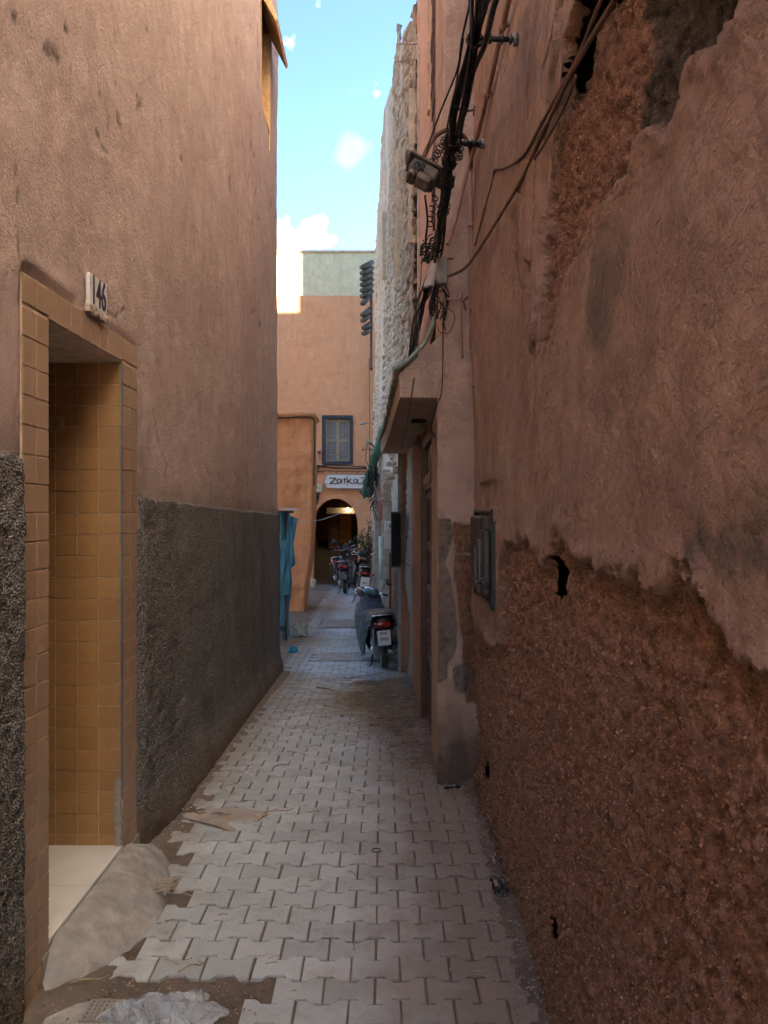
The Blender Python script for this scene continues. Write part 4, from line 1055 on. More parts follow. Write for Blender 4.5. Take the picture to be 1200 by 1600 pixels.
def cable(pts, r, mat, label, name='cable', seg=6, group=None, n=8):
    mb = MB(); mb.tube(smooth(pts, n), r, seg); return single(name, mb, mat, label, 'cable', group)
cable([P(800, -40, 2.55), P(775, 0, 2.75), P(757, 70, 3.1), P(737, 120, 3.45), P(722, 190, 3.95), P(716, 235, 4.3)], .012, M_black, 'second black cable hanging to the right of the thick bundle')
cable([P(738, -10, 2.9), P(722, 60, 3.15), P(714, 110, 3.4), P(688, 175, 3.8), P(667, 232, 4.15)], .0045, M_black, 'thin black cable running down to the old street lamp')
cable([P(724, 60, 3.2), P(710, 150, 3.7), P(704, 200, 4.0)], .004, M_black, 'short thin black cable just left of the bundle top')
cable([P(664, 305, 4.3), P(668, 345, 4.4), P(665, 375, 4.5), P(667, 395, 4.6)], .006, M_black, 'black drop cable under the old street lamp')
cable([P(655, 500, 5.2), P(652, 555, 5.0), P(645, 605, 4.78), P(638, 650, 4.72), P(628, 700, 4.70)], .004, M_black, 'thin black cable hanging in front of the canopy')
cable([P(692, 470, 4.72), P(692, 560, 4.70), P(690, 612, 4.70), P(683, 632, 4.72), P(676, 655, 4.9), P(674, 672, 5.0), P(679, 682, 5.0)], .004, M_black, 'thin dark cable dropping down the canopy corner')
cable([P(660, 380, 5.0), P(657, 440, 5.2), P(652, 470, 5.4), P(644, 462, 5.6)], .003, M_brown_cable, 'fine brown wire looping left of the bundle on peach plaster')

def coil(center, r, pitch, turns, axis, rad, label):
    axis = Vector(axis).normalized(); u = axis.orthogonal().normalized(); v = axis.cross(u); pts = []
    for k in range(int(turns*10)+1):
        a = 2*pi*k/10; rr = r*(1+.25*sin(k*.37)); pts.append(Vector(center)+axis*(pitch*k/10)+u*rr*cos(a)+v*rr*sin(a))
    mb = MB(); mb.tube(pts, rad, 5); return single('cable_coil', mb, M_black, label, 'cable')
coil(P(698, 215, 4.1), .020, .022, 8, P(676, 252, 4.25)-P(698, 215, 4.1), .0035, 'springy black cable coil stretching between bundle and old lamp')
coil(P(680, 305, 4.4), .018, .030, 6, P(673, 345, 4.5)-P(680, 305, 4.4), .0035, 'springy black cable coil hanging just below the old lamp')
coil(P(718, 222, 4.2), .020, .016, 6, P(716, 262, 4.3)-P(718, 222, 4.2), .0035, 'springy black cable coil on the wall side of the bundle')
for (px, py, d, r_, lab) in ((688, 470, 4.75, .05, 'dark loop of loose cable below the grey junction box'), (695, 500, 4.72, .06, 'larger brown loop of loose cable over the canopy fascia'), (680, 480, 4.8, .035, 'small tangled cable loop beside the bundle above the canopy')):
    pts = [P(px, py, d)+Vector((r_*cos(a)*(1+.1*sin(3*a)), .004*a, r_*1.3*sin(a))) for a in [k*2*pi/18 for k in range(20)]]
    mb = MB(); mb.tube(pts, .0035, 5); single('cable_loop', mb, M_black if 'brown' not in lab else M_brown_cable, lab, 'cable')

# brackets
def bracket(a, b, lab):
    a, b = Vector(a), Vector(b); rt = empty('cable_bracket', a, lab, 'bracket')
    mb = MB(); mb.tube([a, b], .011, 8); child('rod', mb, M_black, rt)
    mb = MB()
    for t in (.12, .3, .55, .8): mb.tube([a.lerp(b, t-.03), a.lerp(b, t+.03)], .020, 8)
    child('insulator', mb, M_blackp, rt)
    mb = MB(); mb.tube([a+(b-a).normalized()*-.004, a+(b-a).normalized()*.012], .026, 10); child('wall_plate', mb, M_steel, rt)
bracket((0.545, 3.17, P(782, 62, 3.17).z), P(732, 60, 3.17), 'black insulated bracket holding the cable bundle, topmost of three')
bracket((0.545, 4.25, P(735, 218, 4.2).z), P(705, 222, 4.12), 'black insulated bracket beside the old lamp arm')
bracket((0.385, 4.9, P(708, 335, 4.9).z), P(684, 340, 4.95), 'lowest black insulated bracket, above the grey junction box')

# pipes on the wall
M_conduit = simple('painted_conduit', (0.34, 0.21, 0.155), 0.7, var=.25, dust=.25)
root = empty('conduit', P(735, 250, 4.72), 'thin painted pipe run standing in the corner of the brown wall', 'pipe')
mb = MB(); mb.tube(smooth([P(734, 225, 4.66), P(735, 300, 4.70), P(737, 420, 4.70), P(740, 540, 4.70), P(743, 600, 4.70), P(746, 640, 4.71)], 5), .014, 10); child('pipe', mb, M_conduit, root)
for (x, y) in ((736, 352), (738, 484), (742, 602)):
    mb = MB(); p = P(x, y, 4.70); mb.tube([p+Vector((0, 0, -.012)), p+Vector((0, 0, .012))], .021, 10); mb.cbox(p+Vector((-.005, 0, -.008)), p+Vector((.035, .08, .008)), .002); child('clip', mb, M_conduit, root)
root = empty('conduit', (0.53, 3.5, 3.84), 'thin painted pipe running level along the top of the brown wall', 'pipe')
mb = MB(); mb.tube(smooth([(0.533, 2.5, 3.85), (0.533, 3.3, 3.84), (0.533, 4.0, 3.80), (0.530, 4.55, 3.79), (0.50, 4.70, 3.70), (0.44, 4.74, 3.45), (0.39, 4.74, 3.30)], 6), .013, 10); child('pipe', mb, M_conduit, root)
for y, z in ((2.9, 3.848), (3.45, 3.836), (3.95, 3.803), (4.45, 3.79)):
    mb = MB(); mb.tube([(0.533, y-.018, z), (0.533, y+.018, z)], .020, 10); mb.cbox((.53, y-.008, z-.006), (.60, y+.008, z+.006), .002); child('clip', mb, M_conduit, root)
cable([*[P(a_, b_, c_*.95) for a_, b_, c_ in ((960, -40, 1.88), (935, 10, 2.0), (905, 85, 2.2), (870, 150, 2.46), (845, 195, 2.70), (820, 240, 3.0), (798, 258, 3.35), (782, 264, 3.7), (773, 266, 3.9), (768, 290, 4.05), (755, 335, 4.3), (742, 385, 4.45))]], .006, M_brown_cable, 'brown cable kinked at a wall hook high on the brown wall')
cable([P(a_, b_, c_*.95) for a_, b_, c_ in ((985, -60, 1.75), (960, 0, 1.88), (915, 75, 2.12), (880, 140, 2.38), (845, 215, 2.72), (815, 280, 3.1), (780, 340, 3.6), (745, 395, 4.3), (725, 420, 4.7), (700, 432, 4.9))], .008, M_brown_cable, 'dusty brown cable sagging diagonally across the upper brown wall')
cable([P(a_, b_, c_*.94) for a_, b_, c_ in ((835, 248, 2.80), (850, 225, 2.68), (880, 170, 2.4), (900, 118, 2.25))], .005, M_brown_cable, 'short brown cable end lying beside the plaster crack')
mb = MB(); mb.tube(smooth([P(697, 467, 4.74), P(718, 467, 4.72), P(720, 460, 4.73), P(720, 510, 4.74), P(722, 560, 4.77)], 4), .009, 7); single('pipe_stub', mb, M_conduit, 'short painted pipe elbow left of the tall corner pipe', 'pipe')
mb = MB()
for (x, y) in ((697, 405), (690, 433)): mb.tube([P(x, y, 4.75), P(x+12, y-1, 4.75)], .006, 6)
mb.tube([P(728, 485, 4.72), P(724, 470, 4.66), P(731, 464, 4.72)], .006, 6); single('wall_hook', mb, M_rust, 'rusty hook and pegs in the wall beside the junction box', 'hook')
mb = MB(); mb.tube([P(722, 175, 4.3), P(740, 172, 4.35)], .006, 6); mb.tube([P(740, 180, 4.35), P(741, 166, 4.35)], .005, 6); single('wall_peg', mb, M_rust, 'rusty peg behind the cable bundle under the top bracket', 'peg')
mb = MB(); mb.tube([P(688, 362, 4.85), P(695, 365, 4.85), P(702, 350, 4.85)], .005, 6); mb.tube([P(680, 105, 5.6), P(690, 106, 5.6)], .006, 6); mb.tube([P(680, 121, 5.6), P(690, 122, 5.6)], .006, 6)
single('wall_staple', mb, M_rust, 'rusty staples in the pink wall edge high above the canopy', 'staple')

# grey junction boxes
root = empty('junction_box', P(688, 430, 4.85), 'open grey junction box with hanging lid on the corner beside the bundle', 'junction box')
mb = MB(); a = P(684, 447, 4.80); b = P(698, 405, 4.80); mb.cbox((a.x, 4.74, a.z), (b.x, 4.80, b.z), .005); child('case', mb, M_greybox, root)
mb = MB(); mb.cbox((-.012, -.05, -.10), (.012, .05, .10), .004, Matrix.Translation(P(676, 424, 4.80)) @ Matrix.Rotation(R(16), 4, 'Y') @ Matrix.Rotation(R(25), 4, 'Z')); child('lid', mb, simple('pale_enamel', (.42, .42, .42), .5, dust=.2), root)
mb = MB()
for i in range(14):
    s = P(rnd.uniform(674, 696), rnd.uniform(440, 452), rnd.uniform(4.72, 4.84)); e = s+Vector((rnd.uniform(-.03, .03), rnd.uniform(-.03, .03), -rnd.uniform(.08, .26)))
    mb.tube(smooth([s, s.lerp(e, .3)+Vector((rnd.uniform(-.04, .04), 0, 0)), s.lerp(e, .7)+Vector((rnd.uniform(-.04, .04), 0, 0)), e], 4), rnd.uniform(.002, .005), 5)
child('loose_wires', mb, M_black, root)
mb = MB()
for i in range(26):
    s = P(rnd.uniform(664, 690), rnd.uniform(372, 405), rnd.uniform(4.9, 5.2)); a = rnd.uniform(0, 6)
    mb.tube([s+Vector((.03*cos(a+j), .01*j, .03*sin(a+j*1.3))) for j in range(5)], rnd.uniform(.003, .008), 5)
single('cable_knot', mb, M_black, 'dense black knot of cable splices above the grey junction box', 'cable')
mb = MB(); mb.cbox(P(656, 392, 5.2), P(662, 380, 5.2)+Vector((0, .05, 0)), .004); single('splice_box', mb, M_greybox, 'tiny brown splice box hanging left of the cable knot', 'splice box')

# old street lamp on its curved arm
M_lamp = simple('grimy_rusty_enamel', (.12, .095, .08), .6, var=.5, scale=25, dust=.25, bump=.004)
root = empty('street_lamp', P(735, 245, 4.45), 'old broken grey street lamp hanging on a curved rusty arm', 'street lamp')
mb = MB(); mb.tube(smooth([P(736, 262, 4.66), P(736, 238, 4.60), P(729, 220, 4.50), P(716, 206, 4.40), P(700, 203, 4.32), P(683, 211, 4.25), P(670, 228, 4.2), P(661, 248, 4.17)], 5), .013, 9); child('arm', mb, M_rust, root)
M0 = Matrix.Translation(P(662, 274, 4.15)) @ Matrix.Rotation(R(28), 4, 'Y') @ Matrix.Rotation(R(-20), 4, 'X')
mb = MB(); mb.cbox((-.085, -.06, -.045), (.075, .06, .035), .012, M0); hs = child('housing', mb, M_lamp, root)
mb = MB(); mb.cbox((-.115, -.075, .032), (.12, .075, .046), .004, M0); child('top_plate', mb, M_lamp, root)
mb = MB(); mb.cbox((-.02, -.066, -.085), (.06, .02, -.04), .006, M0); mb.cbox((-.07, -.055, -.075), (-.03, .03, -.04), .005, M0); child('socket', mb, M_lamp, root)
mb = MB(); mb.lathe([(.001, -.008), (.038, -.008), (.040, 0), (.038, .008), (.001, .008)], 14, M0 @ Matrix.Translation((-.115, -.05, .012)) @ Matrix.Rotation(R(60), 4, 'Y')); child('end_cap', mb, M_lamp, root)
mb = MB()
for i in range(9):
    s = M0 @ Vector((rnd.uniform(-.08, .0), -.062, rnd.uniform(-.03, .02))); mb.tube(smooth([s, s+Vector((rnd.uniform(-.03, .03), -.012, -.02)), s+Vector((rnd.uniform(-.05, .05), 0, -.045))], 4), .003, 5)
child('wires', mb, M_black, root)
mb = MB(); mb.cbox((-.07, -.062, -.03), (-.005, -.055, .022), .004, M0); child('opening_shade_plate', mb, M_blackp, root)  # black plate standing in for the shade inside an opening

# ------------------------------------------------------------------ things on the rubble house
M_cream = simple('cream_batten_paint', (0.55, 0.46, 0.33), .8, dust=.2)
M_green = simple('pale_green_pipe', (0.33, 0.37, 0.30), .7, dust=.25)
def pxC(px): return (0.345+0.0555*8.4)/((px-600)/1200+0.0555)     # distance at which the rubble face stands at this image column
def on_C(px, py, out_=0.03):
    d = pxC(px); return Vector((XC(d)-out_, d, CAM_H+(800-py)/1200*d))
def batten(px, py0, py1, r, mat, lab, name='batten', cat='batten'):
    a, b = on_C(px, py0), on_C(px, py1); a.x = b.x = (a.x+b.x)/2
    mb = MB(); mb.cbox((a.x-r, a.y-r*1.6, min(a.z, b.z)), (a.x+.10, a.y+r*1.6, max(a.z, b.z)), .004); single(name, mb, mat, lab, cat)
batten(625, 455, 235, .028, M_cream, 'tall cream batten standing against the rubble masonry')
batten(634, 452, 392, .020, M_green, 'short pale green pipe beside the cream batten', 'drain_pipe', 'pipe')
batten(602, 437, 330, .028, M_cream, 'short cream batten near the left edge of the rubble masonry')
batten(645, 380, 140, .018, M_cream, 'slender cream strip up the right edge of the rubble masonry')
for (a, b, lab) in ((P(668, 70, 8.1), P(619, 68.5, 8.25), 'upper of two rusty reinforcing bars sticking out from the ruined house'), (P(668, 91, 8.1), P(616, 97, 8.25), 'lower of two rusty reinforcing bars sticking out from the ruined house')):
    mb = MB(); mb.tube([a, b], .006, 6); single('reinforcing_bar', mb, simple('bar_steel', (.33, .25, .18), .8), lab, 'metal bar')
M_hollow = simple('orange_hollow_brick', (0.55, 0.24, 0.12), .85, var=.25)
root = empty('brick_stack', P(656, 60, 8.25), 'broken orange hollow bricks at the top of the ruined house', 'bricks')
zc0 = P(656, 62, 8.25).z
for i in range(5):
    mb = MB(); z = zc0+i*.125+.004; x0 = 0.352+rnd.uniform(-.01, .015)
    mb.cbox((x0, 8.18, z), (x0+.12, 8.36, z+.018), .003); mb.cbox((x0, 8.18, z+.098), (x0+.12, 8.36, z+.116), .003)
    for k in range(3): mb.box((x0+k*.05, 8.185, z+.016), (x0+.014+k*.05, 8.355, z+.10))
    child('brick', mb, M_hollow if i not in (2,) else M_rubble_dark, root)

# tiled eaves at the far corner of the rubble house
M_gtile = simple('weathered_green_tile', (0.105, 0.095, 0.075), .8, var=.5, bump=.004)
root = empty('tiled_eave', P(578, 500, 19.9), 'broken strips of green brown roof tiles jutting from the far corner of the ruin', 'eave')
for (xa, ya, xb, yb, n) in ((566, 418, 581, 410, 6), (567, 474, 577, 462, 1), (567, 492, 578, 483, 2), (569, 512, 578, 506, 2)):
    for i in range(n):
        d0 = 19.3; a = P(xa, ya+i*9, d0+.02*i); b = P(xb, yb+i*9, d0+.45)
        mb = MB(); mb.tube([a, b], .085, 7, flat=.75); child('tile', mb, M_gtile, root)
mb = MB(); mb.box(P(578, 575, 19.6), P(582, 425, 19.75)+Vector((0, .2, 0))); child('corner_post', mb, M_rubble_dark, root)

# pilasters, boxes, pipes and stall shutters on the lower storey of the ruin
def capital(px, py, d, s, lab):
    rt = empty('pilaster', P(px, py, d), lab, 'pilaster'); c = P(px, py, d); x1 = XC(d)+.12
    mb = MB(); mb.cbox((c.x-.02, d-.12*s, -.45), (x1, d+.12*s, c.z-.18*s), .006); child('shaft', mb, M_stone, rt)
    mb = MB(); mb.cbox((c.x-.05, d-.14*s, c.z-.18*s), (x1, d+.14*s, c.z-.12*s), .006); mb.cbox((c.x-.09, d-.18*s, c.z-.12*s), (x1, d+.18*s, c.z-.06*s), .006)
    mb.cbox((c.x-.04, d-.15*s, c.z-.06*s), (x1, d+.15*s, c.z+.42*s), .008); child('capital', mb, M_stone, rt)
capital(600, 772, 13.3, 1.0, 'pale stone pilaster with moulded capital, nearest on the ruined house')
capital(587, 778, 16.6, 1.0, 'pale stone pilaster with moulded capital, farther one by the green netting')
def slab_on_C(px, d, z0, z1, wd_, out_, mat, name, lab, cat):
    x = XC(d); mb = MB(); mb.cbox((x-out_, d-wd_/2, z0), (x+.12, d+wd_/2, z1), .006); return single(name, mb, mat, lab, cat)
slab_on_C(603, 12.7, 1.05, 1.50, .35, .10, M_paint_w, 'meter_cabinet', 'white meter cabinet on the ruined house behind the black box', 'cabinet')
slab_on_C(598, 14.4, 1.5, 2.05, .25, .12, simple('faded_red_paint', (.36, .17, .12), .7, dust=.2), 'shutter', 'small faded red shutter on the ruined house', 'shutter')
mb = MB(); mb.tube([(XC(13.6)-.09, 13.55, 0.45), (XC(13.6)-.10, 13.55, 1.22)], .055, 12); single('drain_pipe', mb, simple('milky_green_plastic', (.42, .50, .44), .4, dust=.15), 'fat pale green drain pipe standing behind the nearest scooter', 'pipe')
slab_on_C(606, 11.6, -.4, .95, .18, .06, simple('orange_brown_board', (.35, .15, .06), .7, dust=.2), 'wooden_board', 'orange brown board leaning beside the pale drain pipe', 'board')
slab_on_C(606, 10.9, -.4, 1.35, .10, .08, simple('violet_grey_board', (.30, .27, .27), .8, dust=.3), 'wooden_board', 'grey weathered board standing below the black box', 'board')
slab_on_C(606, 12.2, -.4, 1.0, .16, .05, M_darkwood, 'wooden_board', 'dark board standing between the grey and orange boards', 'board')
mb = MB()
rt = empty('broken_ledge', (XC(11.4), 11.4, 1.9), 'broken masonry ledges on the ruin just beyond the canopy', 'ledge')
for i in range(16):
    d = 10.2+i*.18; z = 1.95+rnd.uniform(0, .9); mb = MB(); mb.cbox((XC(d)-rnd.uniform(.02, .13), d-.14, z), (XC(d)+.1, d+.14, z+rnd.uniform(.05, .14)), .015); child('stone', mb, M_rubble, rt)
mb = MB(); mb.cbox(P(582, 654, 18.2), P(594, 641, 18.2)+Vector((.15, .5, 0)), .02); single('stone_hood', mb, M_stone, 'small pale stone hood over a slit in the ruined wall', 'hood')
mb = MB(); mb.cbox(P(613, 592, 11.2), P(622, 572, 11.2)+Vector((.1, .25, 0)), .01); single('lamp_housing', mb, M_greybox, 'small grey housing at the outer end of the canopy edge pipe', 'housing')

# green netting bundle
netm = simple('green_shade_net', (0.13, 0.26, 0.21), .7, var=.4, scale=18, bump=.02)
core = smooth([P(609, 650, 12.8), P(603, 668, 13.6), P(596, 685, 14.4), P(590, 700, 15.2), P(585, 712, 16.0), P(583, 735, 16.4), P(578, 752, 16.6), P(573, 768, 16.8)], 6)
rt = empty('shade_net', core[0], 'rolled green shade netting hanging along the ruined wall', 'netting')
mb = MB(); rings = []
for i, p in enumerate(core):
    r_ = .055+.035*abs(sin(i*.55))+(.05 if i > 30 else 0); ring = []
    for k in range(16):
        a = 2*pi*k/16; q = r_*(1+.35*float(vnoise(np.array([[i*.5, cos(a)*2, sin(a)*2]]), 7)[0])); ring.append(p+Vector((q*cos(a), 0, q*sin(a)*1.2)))
    rings.append(ring)
mb.loft(rings, closed=True); child('roll', mb, netm, rt)
mb = MB()
for i in range(34):
    p = core[rnd.randrange(len(core))]+Vector((rnd.uniform(-.1, .06), -.05, rnd.uniform(-.05, .05))); L_ = rnd.uniform(.1, .35)
    mb.tube(smooth([p, p+Vector((rnd.uniform(-.05, .05), 0, -L_*.5)), p+Vector((rnd.uniform(-.08, .08), 0, -L_))], 3), rnd.uniform(.006, .02), 5, flat=.4)
child('loose_folds', mb, netm, rt)['kind'] = 'stuff'
mb = MB()
for i in range(30):
    s = P(rnd.uniform(574, 588), rnd.uniform(690, 790), 16.2); e = s+Vector((rnd.uniform(-.12, .12), rnd.uniform(-.2, .2), rnd.uniform(-.55, .2)))
    mb.tube(smooth([s, s.lerp(e, .5)+Vector((rnd.uniform(-.1, .1), 0, -.05)), e], 4), rnd.uniform(.006, .014), 5)
single('cable_tangle', mb, M_black, 'tangle of dark cables behind the green netting', 'cable')
rt = empty('street_lamp', P(583, 661, 18.0), 'small white street lamp head on a short arm against the orange wall', 'street lamp')
mb = MB(); mb.tube([P(584, 661, 17.9), P(567, 661, 17.9)], .012, 6); child('arm', mb, M_greybox, rt)
mb = MB(); c = P(566, 662, 17.9); mb.loft([[c+Vector((x, .05*w_*cos(a), .028*w_*sin(a))) for a in [k*pi/4 for k in range(8)]] for x, w_ in ((-.07, .2), (-.05, .9), (.02, 1.1), (.08, .5))], closed=True); child('lamp_head', mb, simple('pale_lamp_head', (.42, .42, .38), .5), rt)
rt = empty('wall_light', P(574, 690, 18.0), 'small pale floodlight below the street lamp by the orange wall', 'floodlight')
mb = MB(); mb.cbox(P(571, 693, 18.0), P(579, 686, 18.0)+Vector((0, .08, 0)), .01); child('housing', mb, simple('pale_green_housing', (.38, .42, .32), .6), rt)
mb = MB(); mb.tube([P(576, 692, 18), P(579, 705, 18.1)], .008, 5); mb.tube([P(573, 692, 18), P(578, 708, 18.1)], .006, 5); child('stay', mb, M_greybox, rt)

# ------------------------------------------------------------------ window, sign, cables and boxes on the far orange house
M_navy = simple('dark_slate_paint', (0.035, 0.042, 0.055), .5, dust=.1)
wroot = empty('window', ((WX0+WX1)/2, FD, WZ_0), None, None); wroot.parent = far; wroot.location = ((WX0+WX1)/2, 0, WZ_0)
def wchild(name, mb, mat, parent=wroot): 
    o = mb.build(name, mat, parent); o.location = (-(WX0+WX1)/2, -FD, -WZ_0); return o
mb = MB(); b_ = .085; y0, y1 = FD-.03, FD+.10
mb.cbox((WX0-.01, y0, WZ_0), (WX0+b_, y1, WZ_1), .006); mb.cbox((WX1-b_, y0, WZ_0), (WX1+.01, y1, WZ_1), .006)
mb.cbox((WX0-.01, y0-.002, WZ_1-b_), (WX1+.01, y1, WZ_1+.01), .006); mb.cbox((WX0-.01, y0-.002, WZ_0-.01), (WX1+.01, y1, WZ_0+b_), .006); wchild('frame', mb, M_navy)
ix0, ix1, iz0, iz1 = WX0+b_, WX1-b_, WZ_0+b_, WZ_1-b_; ixc = (ix0+ix1)/2; izc = (iz0+iz1)/2
M_creamw = simple('cream_sash', (.50, .42, .30), .7, dust=.15)
mb = MB(); y0, y1 = FD+.11, FD+.15
mb.cbox((ix0, y0, iz0), (ix0+.05, y1, iz1), .004); mb.cbox((ix1-.05, y0, iz0), (ix1, y1, iz1), .004); mb.cbox((ixc-.045, y0-.01, iz0), (ixc+.045, y1, iz1), .004)
for z in (iz0+.03, izc, iz1-.04): mb.cbox((ix0, y0+.001, z-.03), (ix1, y1-.001, z+.03), .004)
wchild('sash', mb, M_creamw)
M_pane = simple('dusty_blue_pane', (.16, .21, .27), .25, var=.3, scale=30, spec=.6)
for (a, b) in ((ix0+.05, ixc-.045), (ixc+.045, ix1-.05)):
    for (c, e) in ((iz0+.06, izc-.03), (izc+.03, iz1-.07)):
        mb = MB(); mb.box((a, FD+.125, c), (b, FD+.132, e)); wchild('pane', mb, M_pane)
mb = MB(); wv, wh = ix1-ix0, iz1-iz0; nx = 7; nz_ = 13
for i in range(nx):
    for j in range(nz_):
        cx, cz, rx, rz = ix0+wv*(i+.5)/nx, iz0+wh*(j+.5)/nz_, wv/nx*.52, wh/nz_*.52
        mb.tube([(cx+rx*cos(a), FD+.05, cz+rz*sin(a)) for a in [k*pi/4 for k in range(9)]], .006, 4, caps=False)
for i in range(nx+1): mb.tube([(ix0+wv*i/nx, FD+.05, iz0), (ix0+wv*i/nx, FD+.05, iz1)], .006, 4)
o = wchild('grille', mb, simple('pale_iron_grille', (.36, .30, .22), .7)); o['kind'] = 'stuff'
mb = MB(); mb.box((WX0, FD+.16, WZ_0), (WX1, FD+.19, WZ_1)); wchild('curtain', mb, simple('grey_curtain', (.20, .19, .17), .9, scale=20, var=.4))  # curtain cloth in mottled grey

sroot = empty('sign', (fx(540), FD-.14, fz(752)), 'white arrow shaped sign reading zarka over the arch', 'sign')
M_signw = simple('sign_white', (.66, .66, .61), .5, var=.08, dust=.15)
mb = MB(); poly = [(fx(506.5), fz(752)), (fx(512), fz(763)), (fx(574), fz(764)), (fx(574), fz(742)), (fx(512), fz(741.5))]
Mx = Matrix(((1, 0, 0, 0), (0, 0, -1, FD-.12), (0, 1, 0, 0), (0, 0, 0, 1)))
mb.prism([(a, b) for a, b in poly], 0, .035, Mx); child('board', mb, M_signw, sroot)
mb = MB(); ring = poly+[poly[0]]; mb.tube([(a, FD-.156, b) for a, b in ring], .012, 5); child('border', mb, M_greybox, sroot)
M_ink = simple('sign_ink', (.03, .035, .03), .5)
def stroke(pts, w_):
    q = smooth([Vector((fx(490+a/10), FD-.16, fz(640+b/10))) for a, b in pts], 5); mb = MB()
    n = len(q); mb.tube(q, [w_*(.55+.45*sin(pi*(i+.5)/n)) for i in range(n)], 6, flat=.7); return mb
for pts, w_ in (([(248, 1078), (275, 1068), (320, 1078), (352, 1074), (310, 1115), (258, 1160), (300, 1152), (345, 1166), (385, 1158)], .024),
                ([(440, 1092), (400, 1085), (370, 1118), (385, 1152), (420, 1145), (440, 1095), (442, 1140), (462, 1162)], .022),
                ([(470, 1092), (487, 1082), (489, 1120), (487, 1162)], .022), ([(488, 1108), (499, 1090), (516, 1086)], .020), ([(527, 1046), (529, 1110), (526, 1192)], .018),
                ([(531, 1130), (558, 1114), (592, 1088)], .022), ([(545, 1122), (578, 1148), (622, 1166)], .022),
                ([(690, 1094), (655, 1086), (630, 1120), (645, 1154), (676, 1142), (690, 1094), (690, 1140), (712, 1164), (750, 1156), (800, 1160)], .022), ([(212, 1166), (225, 1162)], .020)):
    child('letter', stroke(pts, w_), M_ink, sroot)
t_ = text_mesh('small_lettering', 'RIAD', .062, M_ink, sroot, (fx(568.5)-fx(540), -.018, fz(747)-fz(752)), (R(90), 0, 0), sx=1.15, bold=.002)
mb = MB(); mb.tube([(fx(512), FD-.13, fz(736.5)), (fx(574), FD-.13, fz(737.5))], .010, 6)
for x in (527, 559): mb.tube([(fx(x), FD-.13, fz(737)), (fx(x), FD-.13, fz(742))], .012, 6)
child('hanging_rod', mb, M_rust, sroot)

mb = MB(); mb.cbox((fx(493.5), FD-.10, fz(769)), (fx(503.5), FD+.0, fz(756)), .01); rt = empty('fuse_box', (fx(498), FD, fz(769)), 'cream fuse box left of the arch under the sign', 'fuse box'); child('case', mb, simple('cream_plastic', (.50, .52, .38), .5, dust=.15), rt)
mb = MB(); mb.tube([(fx(495), FD-.105, fz(763)), (fx(502), FD-.105, fz(762))], .006, 5); child('seam', mb, M_greybox, rt)
mb = MB()
for i in range(16):
    c = Vector((fx(rnd.uniform(491, 498)), FD-.06, fz(rnd.uniform(772, 784)))); r_ = rnd.uniform(.06, .14); t0 = rnd.uniform(0, 6)
    mb.tube([c+Vector((r_*.6*cos(t0+k*.7), 0, r_*sin(t0+k*.7))) for k in range(7)], .008, 4)
single('cable_tangle', mb, M_black, 'coil of dark cable hanging under the cream fuse box', 'cable')
for (a, b, c_, r_, lab) in (((494, 727), (520, 731), (573, 732), .022, 'thick dark cable strung level under the barred window'), ((494, 733), (513, 727), (573, 730), .016, 'twisted dark cable crossing the thick one under the barred window'), ((492, 738), (506, 736), (520, 736), .012, 'thin dark cable left of the sign')):
    mb = MB(); mb.tube(smooth([Vector((fx(p[0]), FD-.05-.03*k, fz(p[1]))) for k, p in enumerate((a, b, c_))], 6), r_, 6); single('cable', mb, M_black, lab, 'cable')
mb = MB(); mb.cbox((fx(491), FD-.12, fz(741)), (fx(496), FD, fz(726)), .02); mb.tube([(fx(492), FD-.1, fz(738)), (fx(488), FD-.2, fz(745))], .03, 6); single('cable_anchor', mb, M_blackp, 'dark cable anchor lump left of the barred window sill', 'anchor')
rt = empty('wall_light', (fx(499), FD, fz(710)), 'small brown lamp on a short stalk left of the barred window', 'floodlight')
mb = MB(); mb.cbox((fx(496.5), FD-.16, fz(709.5)), (fx(501.5), FD-.04, fz(705)), .01); child('lamp_head', mb, M_rust, rt)
mb = MB(); mb.tube([(fx(499), FD-.04, fz(709)), (fx(498), FD-.03, fz(722))], .010, 5); child('stalk', mb, M_greybox, rt)
mb = MB(); mb.tube(smooth([(fx(577), FD-.05, fz(560)), (fx(577.5), FD-.05, fz(680)), (fx(577), FD-.05, fz(735))], 4), .012, 5); single('cable', mb, M_brown_cable, 'brown cable dropping down the right edge of the orange wall', 'cable')
cable([P(462, 813, 12.0), P(490, 814, 13.3), P(515, 808, 14.4), P(545, 796, 16.0), P(575, 777, 17.0)], .0055, simple('white_cord', (.6, .6, .58), .7), 'white washing line sagging across the alley before the arch', 'washing_line')

# passage behind the arch
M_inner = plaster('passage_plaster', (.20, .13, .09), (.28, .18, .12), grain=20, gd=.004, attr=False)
M_inner_orange = simple('ochre_inner_wall', (.55, .26, .06), .8, var=.15, scale=4)
def FI(name, mb, mat): return child(name, mb, mat, far)
mb = MB(); xi0, xi1, zc_ = AX0-.5, AX1+.1, 2.75
mb.box((xi0-.2, FD+.551, -.9), (xi0, 30.2, 3.2)); mb.box((xi1, FD+.551, -.9), (xi1+.2, 30.2, 3.2)); mb.box((xi0-.2, FD+.551, zc_), (xi1+.2, 30.2, zc_+.2)); mb.box((xi0-.2, 30.0, -.9), (xi1+.2, 30.2, 3.2)); FI('passage_wall', mb, M_inner)
mb = MB(); mb.add([(xi0, 24.6, -.52), (xi1, 24.6, -.52), (xi1, 30, .55), (xi0, 30, .55), (xi0, 24.6, -.9), (xi1, 24.6, -.9)], [(0, 1, 2, 3), (0, 4, 5, 1)])
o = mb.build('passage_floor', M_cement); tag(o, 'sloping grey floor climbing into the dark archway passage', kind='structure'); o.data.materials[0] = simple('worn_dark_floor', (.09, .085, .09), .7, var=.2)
def xi(px, d): return (px-600)/1200*d
